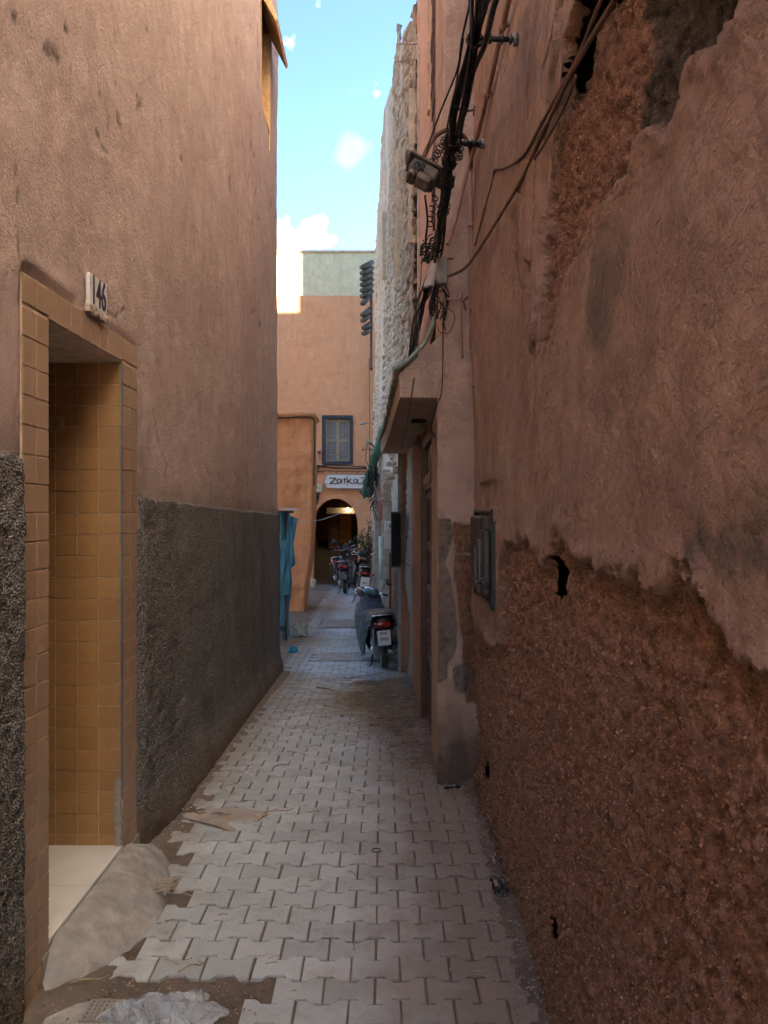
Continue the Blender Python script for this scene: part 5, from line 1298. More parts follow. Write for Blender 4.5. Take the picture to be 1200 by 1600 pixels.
mb = MB(); mb.box((xi(531, 29.5), 29.4, .4), (xi(549, 29.5), 29.5, 2.0)); FI('ochre_panel', mb, M_inner_orange)
mb = MB(); mb.cbox((xi(510, 27.4), 27.4, P(0, 803, 27.4).z), (xi(556, 27.4), 27.6, P(0, 793, 27.4).z), .02); FI('lintel_beam', mb, simple('grey_beam', (.16, .14, .12), .8))
mb = MB(); mb.cbox((xi(513, 28.4), 28.4, .25), (xi(529, 28.4), 28.5, P(0, 806, 28.4).z), .02); dd = FI('inner_door', mb, simple('inner_brown_door', (.10, .05, .04), .6, var=.3))
mb = MB(); mb.cbox((xi(515, 28.4), 28.37, .5), (xi(520.5, 28.4), 28.41, 1.3), .01); mb.cbox((xi(522, 28.4), 28.37, .5), (xi(527.5, 28.4), 28.41, 1.3), .01); mb.build('panel', M_darkwood, dd, (0, 0, 0))
rt = empty('passage_lamp', P(543.5, 797, 27.2), 'small lit lamp glowing warm inside the arch', 'lamp')
mb = MB(); mb.lathe([(.001, -.05), (.045, -.03), (.055, 0), (.04, .035), (.015, .05), (.015, .09)], 14)
km = NM('lit_bulb'); km.b.inputs['Emission Color'].default_value = (1, .72, .38, 1); km.b.inputs['Emission Strength'].default_value = 14; mb.build('bulb', km.m, rt)
pl = bpy.data.lights.new('bulb_light', 'POINT'); pl.energy = 0.25; pl.color = (1, .68, .35); pl.shadow_soft_size = .06
po = bpy.data.objects.new('bulb_light', pl); col.objects.link(po); po.parent = rt; po.location = (0, -.12, 0)

# ------------------------------------------------------------------ low orange garden wall, left of the arch
def build_pier():
    zs = np.arange(-.6, 3.66, .05); s = np.concatenate([np.linspace(-6.5, -2.6, 20), np.arange(-2.55, -1.47, .035)])
    vs = []; nz0 = len(zs)
    S, Z = np.meshgrid(s, zs, indexing='ij'); x, z = S.ravel(), Z.ravel()
    xr = np.interp(z, [-.6, -.3, 0.2, .9, 1.6, 3.6], [-1.62, -1.64, -1.60, -1.50, -1.47, -1.47])
    x = np.where(x > -3, -3+(x+3)*(xr+3)/(-1.47+3), x)
    Pn = np.stack([x, 0*x+16, z], 1); n = fbm(Pn, 1.6, 4, 111); n2 = fbm(Pn, 7, 3, 112)
    y = 16.0-0.10*n-0.03*n2-.08*sstep(1.5, 0, z)
    V = np.stack([x, y, z], 1); F = grid_faces(len(s), nz0)
    # rounded return down the right side
    last = V[-nz0:]; m = 8; V2 = [last]
    for k in range(1, m+1):
        q = last.copy(); t = k/m; q[:, 1] += 1.1*t; q[:, 0] += 0.05*np.sin(t*pi)-.03*t+0.03*fbm(q, 3, 2, 113); V2.append(q)
    base = len(V)-nz0; allV = np.concatenate([V]+V2[1:]); F2 = []
    for k in range(m):
        for j in range(nz0-1):
            a = base+k*nz0+j; F2.append((a, a+nz0, a+nz0+1, a+1))
    F = np.concatenate([F, np.array(F2)])
    me = np_mesh('garden_wall', allV-np.array([-3, 16, 0]), F, M_orange)
    rt = empty('garden_wall', (-3, 16, 0), 'low bulging orange wall standing before the arch on the left', 'wall')
    link_mesh('masonry', me, rt)
    mb = MB(); mb.cbox((-6.5, 15.84, 3.62), (-1.43, 17.15, 3.74), .04); child('coping', mb, M_orange, rt)
    mb = MB(); mb.tube(smooth([(-2.4, 15.80, 3.60), (-2.0, 15.80, 3.585), (-1.75, 15.79, 3.60), (-1.46, 15.80, 3.57), (-1.44, 15.9, 3.3), (-1.45, 15.9, 2.2)], 5), .014, 5); child('cable', mb, M_black, rt)
    mb = MB(); mb.box((-6.4, 16.2, -.6), (-1.75, 17.0, 3.63)); child('masonry_core', mb, M_orange, rt)
build_pier()
mb = MB()
for (a, b, c_) in ((489, 906, 20.5), (484, 960, 15.6)): mb.cbox(P(a-3, b+14, c_), P(a+4, b, c_)+Vector((0, .25, 0)), .03)
single('kerb_stone', mb, M_stone, 'grey stone blocks at the foot of the arch jamb', 'stone')

# ------------------------------------------------------------------ blue tarpaulin stall beyond the left house
def tarp_mat():
    k = NM('blue_tarpaulin'); f = k.noise(5, 6, .65)
    c = k.ramp(f, [(.3, (.05, .19, .32)), (.7, (.09, .30, .46))]); c = k.mix(k.fac(k.noise(22, 5, .7), .6, .8), c, (.20, .36, .46))
    return k.out(c, .45, [(k.noise(14, 5, .6), .03)], spec=.4)
M_tarp = tarp_mat()
rt = empty('tarpaulin', (-1.6, 12, -.36), 'torn blue tarpaulin hanging beside the corner of the left house', 'tarpaulin')
def sheet(pts_top, z_bot, folds, amp, seed, nz_=26):
    top = smooth(pts_top, 10); n = len(top); V = []
    for i, p in enumerate(top):
        for j in range(nz_+1):
            t = j/nz_; z = p.z+(z_bot(i/(n-1))-p.z)*t
            a = amp*(.4+.6*t); V.append((p.x+a*sin(i*folds+seed)*.8+.03*sin(z*5+i*.3), p.y+a*cos(i*folds*1.3+seed)+.03*sin(z*4+i), z))
    me = np_mesh('sheet', V, grid_faces(n, nz_+1), M_tarp); return me
rt.location = (0, 0, 0)
link_mesh('hanging_sheet', sheet([(-2.6, 12.3, 1.62), (-2.0, 11.9, 1.64), (-1.66, 11.8, 1.66), (-1.58, 12.1, 1.66), (-1.60, 12.8, 1.62)], lambda u: -.22+.12*sin(u*14), 1.35, .075, 1), rt)
link_mesh('torn_flap', sheet([(-1.50, 11.75, 1.62), (-1.42, 11.78, 1.60), (-1.37, 11.9, 1.55)], lambda u: .95-.28*sin(u*3.1)+.25*u, 1.4, .02, 3, 14), rt)
link_mesh('torn_flap', sheet([(-1.62, 11.72, 1.2), (-1.52, 11.72, 1.22), (-1.44, 11.76, 1.18)], lambda u: .25+.55*abs(u-.4), 1.1, .03, 5, 14), rt)
link_mesh('top_sheet', np_mesh('top', [(-2.7, 11.7, 1.70), (-1.36, 11.68, 1.675), (-1.40, 12.9, 1.70), (-2.7, 12.9, 1.74), (-1.9, 11.66, 1.73)], [(0, 4, 2, 3), (4, 1, 2, 4)][:1]+[(4, 1, 2, 4)][:0]+[(4, 1, 2, 3)], M_tarp, smooth=False), rt)
mb = MB(); mb.tube([(-1.53, 12.0, -.4), (-1.53, 12.0, 1.66)], .02, 6); mb.tube([(-2.4, 11.9, -.4), (-2.4, 11.9, 1.66)], .02, 6); mb.tube([(-2.6, 11.9, 1.66), (-1.4, 11.9, 1.65)], .018, 6); mb.build('pole', M_steel, rt)
def crumple(name, c, s, mat, label, cat, seed, n=28):
    V = []; F = []
    th = np.linspace(0, 2*pi, n, endpoint=False); ph = np.linspace(0, pi/2, n//2)
    T_, Ph = np.meshgrid(th, ph, indexing='ij'); d = np.stack([np.cos(T_)*np.cos(Ph), np.sin(T_)*np.cos(Ph), np.sin(Ph)], -1).reshape(-1, 3)
    nn = 1-np.abs(fbm(d, 2.6, 4, seed, .6))*1.5+.25*fbm(d, 1.1, 2, seed+5); V = d*np.array(s)*nn[:, None]
    m = n//2
    for i in range(n):
        for j in range(m-1): a = i*m+j; b = ((i+1) % n)*m+j; F.append((a, b, b+1, a+1))
    o = link_mesh(name, np_mesh(name, V, F, mat), None, c); return tag(o, label, cat)
crumple('plastic_bag', (-1.38, 12.5, -.37), (.16, .14, .26), simple('cloudy_plastic', (.30, .36, .36), .4, var=.3), 'crumpled grey rubbish bag at the foot of the blue tarpaulin', 'bag', 5)
crumple('plastic_scrap', (-1.30, 10.95, -.345), (.085, .08, .10), simple('bright_blue_plastic', (.03, .25, .38), .4, var=.3), 'small scrap of bright blue plastic on the dirt by the house corner', 'litter', 8)

# ------------------------------------------------------------------ plant by the arch
rt = empty('climbing_plant', P(573, 905, 19.2), 'dusty straggling plant growing between the arch and the ruin', 'plant')
mb = MB(); lf = MB(); b0 = P(573, 910, 19.2)
for i in range(16):
    tip = P(rnd.uniform(561, 583), rnd.uniform(815, 862), 19.2+rnd.uniform(-.3, .3)); mid = b0.lerp(tip, .5)+Vector((rnd.uniform(-.08, .08), 0, .05)); q = smooth([b0+Vector((rnd.uniform(-.05, .05), 0, 0)), mid, tip], 7)
    mb.tube(q, [.012*(1-.6*k/len(q)) for k in range(len(q))], 5)
    for k in range(3, len(q)):
        for _ in range(5):
            c = q[k]+Vector((rnd.gauss(0, .05), rnd.gauss(0, .05), rnd.gauss(0, .04))); u = Vector((rnd.gauss(0, 1), rnd.gauss(0, 1), rnd.gauss(0, 1))).normalized()*.032; v = u.cross(Vector((rnd.gauss(0, 1), rnd.gauss(0, 1), rnd.gauss(0, 1)))).normalized()*.015
            lf.add([c-u, c+v, c+u, c-v], [(0, 1, 2, 3)])
child('stem', mb, simple('brown_stem', (.12, .08, .05), .8), rt)
o = child('foliage', lf, simple('dusty_leaf', (.085, .11, .055), .7, var=.5, scale=9, dust=.2), rt); o['kind'] = 'stuff'
# ------------------------------------------------------------------ scooters and mopeds
def ellring(cx, cy, cz, rx, rz, n=14, sq=1.0):
    out_ = []
    for k in range(n):
        a = 2*pi*k/n; c, s = cos(a), sin(a)
        out_.append(Vector((cx+rx*math.copysign(abs(c)**sq, c), cy, cz+rz*math.copysign(abs(s)**sq, s))))
    return out_
def make_wheel(parent, y, r, w_, spoked):
    Mx = Matrix.Translation((0, y, r)) @ Matrix.Rotation(R(90), 4, 'Y')
    rim = MB(); ri = r-.055
    rim.lathe([(ri-.012, -w_*.35), (ri+.004, -w_*.42), (ri+.004, w_*.42), (ri-.012, w_*.35)], 26, Mx)
    rim.lathe([(.001, -w_*.7), (.034, -w_*.7), (.034, w_*.7), (.001, w_*.7)], 14, Mx)
    ns = 18 if spoked else 5
    for k in range(ns):
        a = 2*pi*k/ns; e = Vector((0, y+cos(a)*ri, r+sin(a)*ri)); b = Vector(((.02 if k % 2 else -.02), y+cos(a)*.03, r+sin(a)*.03))
        rim.tube([b, e], .003 if spoked else .014, 5)
    wh = rim.build('wheel', M_chrome if spoked else M_greyp, parent)
    t = MB(); prof = []
    for k in range(13):
        a = -pi/2-2.2+4.4*k/12 if False else pi*(k/12)*1.15-.12
        prof.append((r-.045+.045*sin(a) if True else 0, -w_*.5*cos(a)))
    prof = [(ri, -w_*.34)]+[(max(ri, p[0]), p[1]) for p in prof]+[(ri, w_*.34)]
    t.lathe(prof, 34, Mx)
    for k in range(40):
        a = 2*pi*k/40; t.cbox((-w_*.22, -.004, -.003), (w_*.22, .004, .003), .001, Matrix.Translation((0, y+cos(a)*r, r+sin(a)*r)) @ Matrix.Rotation(a+pi/2, 4, 'X'))
    t.build('tyre', M_rubber, wh)
    return wh
M_plate = simple('plate_white', (.80, .80, .78), .4, var=.04)
def make_bike(label, loc, yaw, lean, scale, style, plate='', steer=0.0, cover=False, group=None, paint=None):
    o = empty('scooter' if style == 'scooter' else 'moped', loc, label, 'scooter' if style == 'scooter' else 'moped', group)
    o.rotation_euler = (0, lean, yaw); o.scale = (scale,)*3
    rr_ = .255 if style == 'scooter' else .275; wb = 1.20; w_ = .095 if style == 'scooter' else .075
    sp = style != 'scooter'; body = paint or M_blackp
    make_wheel(o, 0, rr_, w_, sp)
    # rear mudguard
    mb = MB(); rings = []
    for k in range(10):
        a = R(20+k*17); y, z = -cos(a)*(rr_+.035), rr_+sin(a)*(rr_+.035)
        rings.append([Vector((x, y+.02*abs(x)*8*cos(a), z-.25*abs(x)*sin(a))) for x in (-.065, -.055, -.03, 0, .03, .055, .065)])
    mb.loft(rings); mb.cbox((-.06, -.335, .36), (.06, -.315, .50), .01); mb.build('mudguard', M_greyp if style == 'scooter' else M_blackp, o)
    # tail and side body
    mb = MB(); st = [(-.30, .69, .07, .045), (-.22, .69, .125, .075), (-.05, .67, .145, .105), (.2, .62, .15, .13), (.42, .56, .13, .14), (.52, .48, .09, .12)]
    if sp: st = [(-.24, .70, .06, .03), (-.15, .69, .10, .055), (.05, .66, .105, .08), (.3, .60, .10, .09), (.42, .56, .07, .07)]
    mb.loft([ellring(0, y, z, a, b, sq=.75) for y, z, a, b in st], closed=True); mb.build('tail_body', body, o)
    # engine, belt case
    mb = MB(); mb.loft([ellring(-.085, y, z, .055, b, sq=.7) for y, z, b in ((-.08, .27, .05), (-.02, .27, .10), (.15, .28, .095), (.36, .30, .10), (.44, .31, .05))], closed=True)
    mb.loft([ellring(.02, y, .32, .09, b, sq=.8) for y, b in ((.22, .05), (.28, .10), (.45, .11), (.52, .05))], closed=True)
    for k in range(6): mb.cbox((-.08, .30+k*.03, .24), (.10, .308+k*.03, .42), .002)
    mb.build('engine', M_greybox, o)
    mb = MB(); mb.cbox((-.145, -.05, .20), (-.12, .12, .34), .012); mb.lathe([(.001, 0), (.055, 0), (.055, .012), (.02, .02), (.001, .02)], 16, Matrix.Translation((-.145, .02, .27)) @ Matrix.Rotation(R(-90), 4, 'Y')); mb.build('belt_case', M_chrome, o)
    # exhaust on the right
    ex = MB(); ax = .155
    M1 = Matrix.Translation((ax, -.20, .30)) @ Matrix.Rotation(R(-84), 4, 'X')
    ex.lathe([(.015, -.005), (.020, -.01), (.024, 0), (.040, .004), (.058, .012), (.062, .03), (.062, .30), (.045, .36), (.018, .40)], 18, M1 if style == 'scooter' else M1 @ Matrix.Scale(.75, 4))
    ex.tube(smooth([(ax, .16, .27), (ax-.02, .32, .20), (.06, .42, .22)], 5), .014, 8)
    e_ = ex.build('exhaust', M_blackp if style == 'scooter' else M_chrome, o)
    mb = MB(); mb.lathe([(.001, -.012), (.014, -.012), (.014, -.006), (.001, -.006)], 12, M1); mb.lathe([(.036, -.002), (.042, -.008), (.048, -.002)], 18, M1); mb.build('muffler_ring', M_steel, e_)
    # seat
    if not cover:
        mb = MB(); mb.loft([ellring(0, y, z, a, b, sq=.8) for y, z, a, b in ((-.24, .765, .06, .02), (-.18, .775, .115, .04), (.05, .785, .13, .045), (.2, .765, .13, .045), (.42, .755, .10, .045), (.52, .74, .05, .03))], closed=True); mb.build('seat', simple('black_vinyl', (.02, .02, .021), .5, dust=.2) if 'black_vinyl' not in bpy.data.materials else bpy.data.materials['black_vinyl'], o)
    # grab rail / rack
    mb = MB(); mb.tube(smooth([(-.13, .05, .76), (-.135, -.15, .77), (-.10, -.30, .785), (0, -.335, .79), (.10, -.30, .785), (.135, -.15, .77), (.13, .05, .76)], 5), .010, 7)
    if sp:
        for x in (-.06, 0, .06): mb.tube([(x, -.32, .79), (x, .02, .775)], .006, 5)
        for s in (-1, 1): mb.tube([(s*.12, -.25, .78), (s*.105, -.02, .30)], .008, 6)
    mb.build('rack', M_chrome, o)
    # lights
    mb = MB(); q_ = .62 if sp else 1; mb.loft([ellring(0, -.335, .655, .085*q_, .032*q_, sq=.6), ellring(0, -.325, .655, .11*q_, .045*q_, sq=.6), ellring(0, -.25, .66, .115*q_, .05*q_, sq=.6)], closed=True)
    mb.build('tail_light', M_redlens, o)
    for s in (-1, 1):
        mb = MB(); c = Vector((s*(.175 if not sp else .15), -.27, .64)); mb.tube([(s*.08, -.26, .64), c], .008, 6); mb.loft([ellring(c.x, c.y+dy, c.z, q*.03, q*.022) for dy, q in ((-.03, .4), (-.02, 1), (.02, 1), (.04, .3))], closed=True); mb.build('turn_signal', M_amber if sp else M_blackp, o)
    # number plate
    if plate:
        mb = MB(); mb.cbox((-.09, -.374, .405), (.09, -.368, .605), .002); pt = mb.build('number_plate', M_plate, o); pt.location = (0, 0, -.02)
        text_mesh('plate_writing', plate[0], .052, M_ink, pt, (0, -.3735, .565), (R(90), 0, 0), sx=1, bold=.001)
        text_mesh('plate_writing', plate[1], .056, M_ink, pt, (0, -.3735, .485), (R(90), 0, 0), sx=.72, bold=.001)
        mb = MB(); mb.cbox((-.03, -.362, .42), (.03, -.30, .60), .004); mb.build('plate_bracket', M_blackp, o)
    # shocks, swing arm, stand, footboard
    for s in (-1, 1):
        mb = MB(); a, b = Vector((s*.105, -.06, .30)), Vector((s*.105, -.01, .60)); mb.tube([a, b], .012, 8)
        for k in range(9): c = a.lerp(b, .2+k*.07); mb.tube([c+Vector((.026*cos(q), .026*sin(q), .004*q/6)) for q in [j*pi/4 for j in range(9)]], .005, 5, caps=False)
        mb.build('shock_absorber', M_steel, o)
    mb = MB(); mb.tube([(-.10, .30, .20), (-.17, .22, .02), (-.20, .15, .008)], .011, 7); mb.tube([(-.15, .28, .10), (-.10, .36, .22)], .007, 6); mb.build('side_stand', M_blackp, o)
    mb = MB()
    if not sp:
        mb.loft([[Vector((x, y, z)) for x in (-.17, -.15, .15, .17)] for y, z in ((.45, .26), (.55, .24), (.85, .24), (.95, .30))]); mb.cbox((-.17, .45, .19), (.17, .90, .235), .02)
    mb.tube(smooth([(0, .30, .40), (0, .55, .26), (0, .85, .28), (0, 1.0, .62)], 6), .035, 9)
    if sp: mb.tube([(-.20, .48, .24), (.20, .48, .24)], .012, 7)
    mb.build('frame', M_blackp, o)
    # leg shield and front
    mb = MB(); rings = []
    wd_ = .21 if not sp else .18
    for y, z, h in ((.90, .26, .85), (.94, .40, 1.0), (.97, .58, 1.0), (.995, .74, .78), (1.0, .86, .45)):
        rings.append([Vector((wd_*h*x, y-.07*abs(x)**2, z)) for x in (-1, -.7, -.35, 0, .35, .7, 1)])
    mb.loft(rings); mb.loft([[p+Vector((0, .02, 0)) for p in ring] for ring in rings]); mb.build('leg_shield', body, o)
    # fork, front wheel, guard, bars: turned together
    Fm = Matrix.Translation((0, 1.03, 0)) @ Matrix.Rotation(steer, 4, 'Z') @ Matrix.Translation((0, -1.03, 0))
    fork = MB()
    for s in (-1, 1): fork.tube([(s*.065, wb, rr_), (s*.06, 1.10, .60)], .015, 8)
    fork.tube([(0, 1.10, .60), (0, 1.01, .93)], .022, 8); fk = fork.build('fork', M_steel, o); fk.matrix_local = Fm
    wh = make_wheel(fk, wb, rr_, w_*.9, sp)
    mb = MB(); rings = []
    for k in range(9):
        a = R(10+k*18); y, z = wb+cos(a)*(rr_+.03), rr_+sin(a)*(rr_+.03); rings.append([Vector((x, y, z-.3*abs(x))) for x in (-.06, -.03, 0, .03, .06)])
    mb.loft(rings); mb.build('front_mudguard', body, fk)
    bars = MB(); bars.tube(smooth([(-.33, .93, 1.0), (-.22, .96, 1.0), (-.08, 1.0, .965), (.08, 1.0, .965), (.22, .96, 1.0), (.33, .93, 1.0)], 5), .012, 8); bo = bars.build('handlebar', M_chrome, fk)
    if cover: bo.matrix_local = Matrix.Translation((0, 1.0, .97)) @ Matrix.Rotation(R(13), 4, 'Y') @ Matrix.Translation((0, -1.0, -.97))
    for s in (-1, 1):
        mb = MB(); mb.tube([(s*.24, .953, 1.0), (s*.34, .926, 1.0)], .019, 9); mb.build('grip', M_rubber, bo)
        mb = MB(); mb.tube(smooth([(s*.23, .985, 1.0), (s*.28, 1.01, .995), (s*.35, .985, .99)], 4), .006, 6); mb.build('brake_lever', M_steel, bo)
    mb = MB(); mb.loft([ellring(0, y, z, a, b, sq=.8) for y, z, a, b in ((.90, .985, .05, .02), (.93, .985, .11, .05), (1.0, .98, .14, .07), (1.06, .96, .12, .075), (1.10, .94, .07, .05))], closed=True); mb.build('headlight_cowl', M_blue_metal if cover else body, bo)
    mb = MB(); mb.loft([ellring(0, y, z, a, b) for y, z, a, b in ((.925, 1.03, .05, .006), (.93, 1.032, .085, .02), (.975, 1.05, .085, .015))], closed=True); mb.build('speedometer', M_mirror if cover else M_blackp, bo)
    mb = MB(); mb.loft([ellring(0, y, .955, q, q) for y, q in ((1.06, .07), (1.10, .072), (1.115, .05))], closed=True); mb.build('headlight', M_chrome, bo)
    for s in ((1,) if cover else (-1, 1)):
        mb = MB(); mb.tube(smooth([(s*.20, .97, 1.01), (s*.22, .98, 1.10), (s*.28, .97, 1.17)], 4), .006, 6); mi = mb.build('mirror_arm', M_blackp, bo)
        mb = MB(); Mm = Matrix.Translation((s*.305, .965, 1.19)) @ Matrix.Rotation(R(90), 4, 'X') @ Matrix.Rotation(R(-35*s), 4, 'Z')
        mb.lathe([(.001, .022), (.045, .014), (.058, -.004), (.056, -.010)], 18, Mm @ Matrix.Diagonal((1.25 if cover else 1, .72 if cover else 1, 1, 1))); mm = mb.build('mirror', M_blackp, bo)
        mb = MB(); mb.lathe([(.001, -.0), (.052, -.0), (.052, .004), (.001, .004)], 18, Mm @ Matrix.Translation((0, 0, -.012)) @ Matrix.Rotation(0, 4, 'X') @ Matrix.Diagonal((1.25 if cover else 1, .72 if cover else 1, 1, 1)))
        mb.build('mirror_glass', M_mirror, bo)
    # brake cable
    mb = MB(); mb.tube(smooth([(-.14, -.28, .64), (-.17, -.22, .48), (-.12, -.10, .34), (-.10, .1, .28)], 5), .006, 6); mb.build('cable', M_greyp, o)
    if cover:
        # dark rain cover thrown over seat and leg shield, sagging at the left
        mb = MB(); rings = []
        prof = [(-.27, .14, .14, .80, .70, .71), (-.22, .17, .18, .82, .67, .68), (-.05, .17, .20, .83, .61, .60), (.12, .18, .19, .82, .56, .56), (.32, .21, .18, .79, .42, .50), (.52, .27, .17, .74, .14, .42), (.70, .31, .16, .76, .085, .40), (.84, .27, .15, .86, .12, .42), (.95, .18, .13, .93, .30, .48), (1.0, .11, .10, .945, .50, .60)]
        for i in range(len(prof)*4-3):
            t = i/4; a = int(t); b = min(a+1, len(prof)-1); u = t-a; u = u*u*(3-2*u)
            y, lw, rw, zt, zl, zr = [prof[a][k]*(1-u)+prof[b][k]*u for k in range(6)]
            ring = []
            for k in range(25):
                v = k/24
                if v < .36:
                    q = v/.36; x = -lw*(1.0-.13*(1-q)**2+.06*sin(q*3.1)); z = zl+(zt-.05-zl)*q**.9
                elif v > .64:
                    q = (1-v)/.36; x = rw*(1.0+.04*sin(q*3)); z = zr+(zt-.05-zr)*q
                else:
                    q = (v-.36)/.28; x = -lw*cos(q*pi) if q < .5 else -rw*cos(q*pi); z = zt-.05+.05*sin(q*pi)**.7
                n = float(vnoise(np.array([[x*7, y*5, z*6]]), 33)[0]); m = float(vnoise(np.array([[x*15, y*12+z*9, z*5]]), 34)[0])
                ring.append((x+(.016*n+.010*m)*(1 if x > 0 else -1), y+.01*n, z+.012*n+.008*m))
            rings.append(ring)
        mb.loft(rings)
        # rolled hem
        mb.tube([r_[0] for r_ in rings[3:]], .014, 6); mb.tube([r_[-1] for r_ in rings[3:]], .012, 6); mb.tube(rings[0], .012, 6)
        mb.build('rain_cover', simple('dark_rain_cover', (.028, .034, .042), .30, var=.25, scale=6, bump=.03, dust=.04, spec=.5), o)
    return o
ground_z = lambda d: float(g(d))
make_bike('black scooter under a dark rain cover, nearest of the parked ones', (0.005, 9.75, ground_z(9.75)+.006), R(6), R(-5), .90, 'scooter', ('WW', '979505'), steer=R(-38), cover=True)
make_bike('black moped with chrome rack and pale plate parked behind the covered scooter', (-0.50, 17.2, ground_z(17.2)+.006), R(4), R(6), 1.10, 'moped', ('', '38412'), steer=R(-20))
make_bike('black scooter with silver belt case in the middle of the row by the arch', (-.98, 19.6, ground_z(19.6)+.006), R(-2), R(-3), 1.08, 'scooter', steer=R(10))
make_bike('dark moped half inside the archway, left of the silver cased scooter', (-1.20, 21.3, ground_z(21.3)+.006), R(-8), R(-5), 1.1, 'moped', steer=R(24))
make_bike('black moped farthest back, under the right side of the arch', (-.93, 22.4, ground_z(22.4)+.006), R(6), R(5), 1.12, 'moped', steer=R(-10), paint=simple('dark_maroon_enamel', (.09, .015, .015), .3, spec=.5))

# ------------------------------------------------------------------ litter and loose things on the ground
def ground_pt(px, py, lift=0.0):
    """where the camera ray through a pixel meets the sloping alley floor"""
    d = 3.0
    for _ in range(30): d = (CAM_H-ground_z(d))*1200/(py-800)
    return Vector(((px-600)/1200*d, d, ground_z(d)+lift))

# clear plastic bag
def bag_mat():
    k = NM('clear_plastic_film'); t = k.t; b = k.b
    b.inputs['Base Color'].default_value = (.86, .93, 1.0, 1); b.inputs['Roughness'].default_value = .14; b.inputs['Specular IOR Level'].default_value = .6
    bumpn = k.math('ABSOLUTE', k.math('SUBTRACT', k.noise(16, 4, .55, dist=1.6), .5)); bm = k.n('ShaderNodeBump'); bm.inputs['Distance'].default_value = .05; bm.invert = True; k.l(bumpn, bm.inputs['Height']); k.l(bm.outputs['Normal'], b.inputs['Normal'])
    tr = k.n('ShaderNodeBsdfTransparent'); tr.inputs['Color'].default_value = (.93, .95, .97, 1); m = k.n('ShaderNodeMixShader')
    f = k.fac(k.noise(9, 5, .6, dist=.8), .3, .75); f = k.math('ADD', k.math('MULTIPLY', f, .60), .10)
    k.l(f, m.inputs[0]); k.l(tr.outputs[0], m.inputs[1]); k.l(b.outputs[0], m.inputs[2]); k.l(m.outputs[0], t.nodes['Material Output'].inputs['Surface']); return k.m
M_bag = bag_mat()
def build_bag():
    nx, ny = 200, 160; xs = np.linspace(-1, 1, nx); ys = np.linspace(-1, 1, ny); X, Y = np.meshgrid(xs, ys, indexing='ij'); x, y = X.ravel(), Y.ravel()
    P3 = np.stack([x, y, 0*x], 1); ang = np.arctan2(y, x); rad = np.hypot(x, y)
    edge = 0.74+.26*fbm(np.stack([np.cos(ang)*1.6, np.sin(ang)*1.6, 0*x], 1), 1.6, 3, 3, .6)*1.6
    w1 = fbm(P3+[3, 0, 0], 2.2, 3, 121); w2 = fbm(P3, 5.5, 4, 122, .6)
    wx, wy = x+.12*w1, y+.12*fbm(P3, 2.2, 3, 123)
    rn = np.abs(fbm(np.stack([wx*1.0, wy*1.0, 0*x], 1), 3.0, 2, 124, .5)); rn2 = np.abs(fbm(np.stack([wx, wy, 0*x], 1), 8.0, 2, 126, .5)); ridg = np.exp(-rn*9)*1.6+np.exp(-rn2*8)*.6-.4
    hgt = np.clip(1-(rad/edge)**2.0, 0, 1)**.6
    z = .010+hgt*(.036+.016*ridg+.030*w1)
    keep = (rad < edge*1.02).reshape(nx, ny); kf = keep[:-1, :-1] & keep[1:, 1:] & keep[1:, :-1] & keep[:-1, 1:]
    V = np.stack([x*.235+.012*w1+np.where(x > .3, .03*(x-.3), 0), y*.16+.012*w1, z+.003*w2], 1)
    me = np_mesh('plastic_bag', V, grid_faces(nx, ny, kf), M_bag)
    o = link_mesh('plastic_bag', me, None, (-.725, 2.475, 0.0)); tag(o, 'crumpled clear plastic bag lying on the bare earth at the bottom left', 'plastic bag')
    top = V.copy(); top[:, 2] += .012+.02*np.clip(fbm(P3, 3, 3, 130), 0, 1); top[:, :2] *= .8
    o2 = link_mesh('inner_fold', np_mesh('inner_fold', top, grid_faces(nx, ny, kf), M_bag), o)
build_bag()

# cardboard sheet
card = simple('damp_cardboard', (.37, .33, .28), .9, var=.18, scale=10, dust=.15, bump=.002)
q = [ground_pt(285, 1279), ground_pt(356, 1261), ground_pt(420, 1275), ground_pt(363, 1301)]
mb = MB(); n = 9; vs = []
for i in range(n):
    for j in range(n):
        u, v = i/(n-1), j/(n-1); p = q[0].lerp(q[1], u).lerp(q[3].lerp(q[2], u), v)
        vs.append((p.x+rnd.uniform(-.003, .003), p.y+rnd.uniform(-.004, .004), p.z+.006+.010*(max(0, u-.6))+.006*sin(u*5+v*3)+.010*(v < .1)*(u < .3)))
fs = [(i*n+j, (i+1)*n+j, (i+1)*n+j+1, i*n+j+1) for i in range(n-1) for j in range(n-1)]
mb.add(vs, fs); mb.add([(a, b, c-.004) for a, b, c in vs], [tuple(reversed(f)) for f in fs])
cb = single('cardboard_sheet', mb, card, 'flattened grey brown cardboard sheet lying on the paving near the pebbledash wall', 'cardboard')
mb = MB()
for i in range(7):
    p = q[0].lerp(q[2], .35+.03*i)+Vector((0, .02*sin(i), .020)); mb.box(p-Vector((.02, .002, .001)), p+Vector((.02, .002, .001)), None)
child('slit', mb, M_dirt, cb)

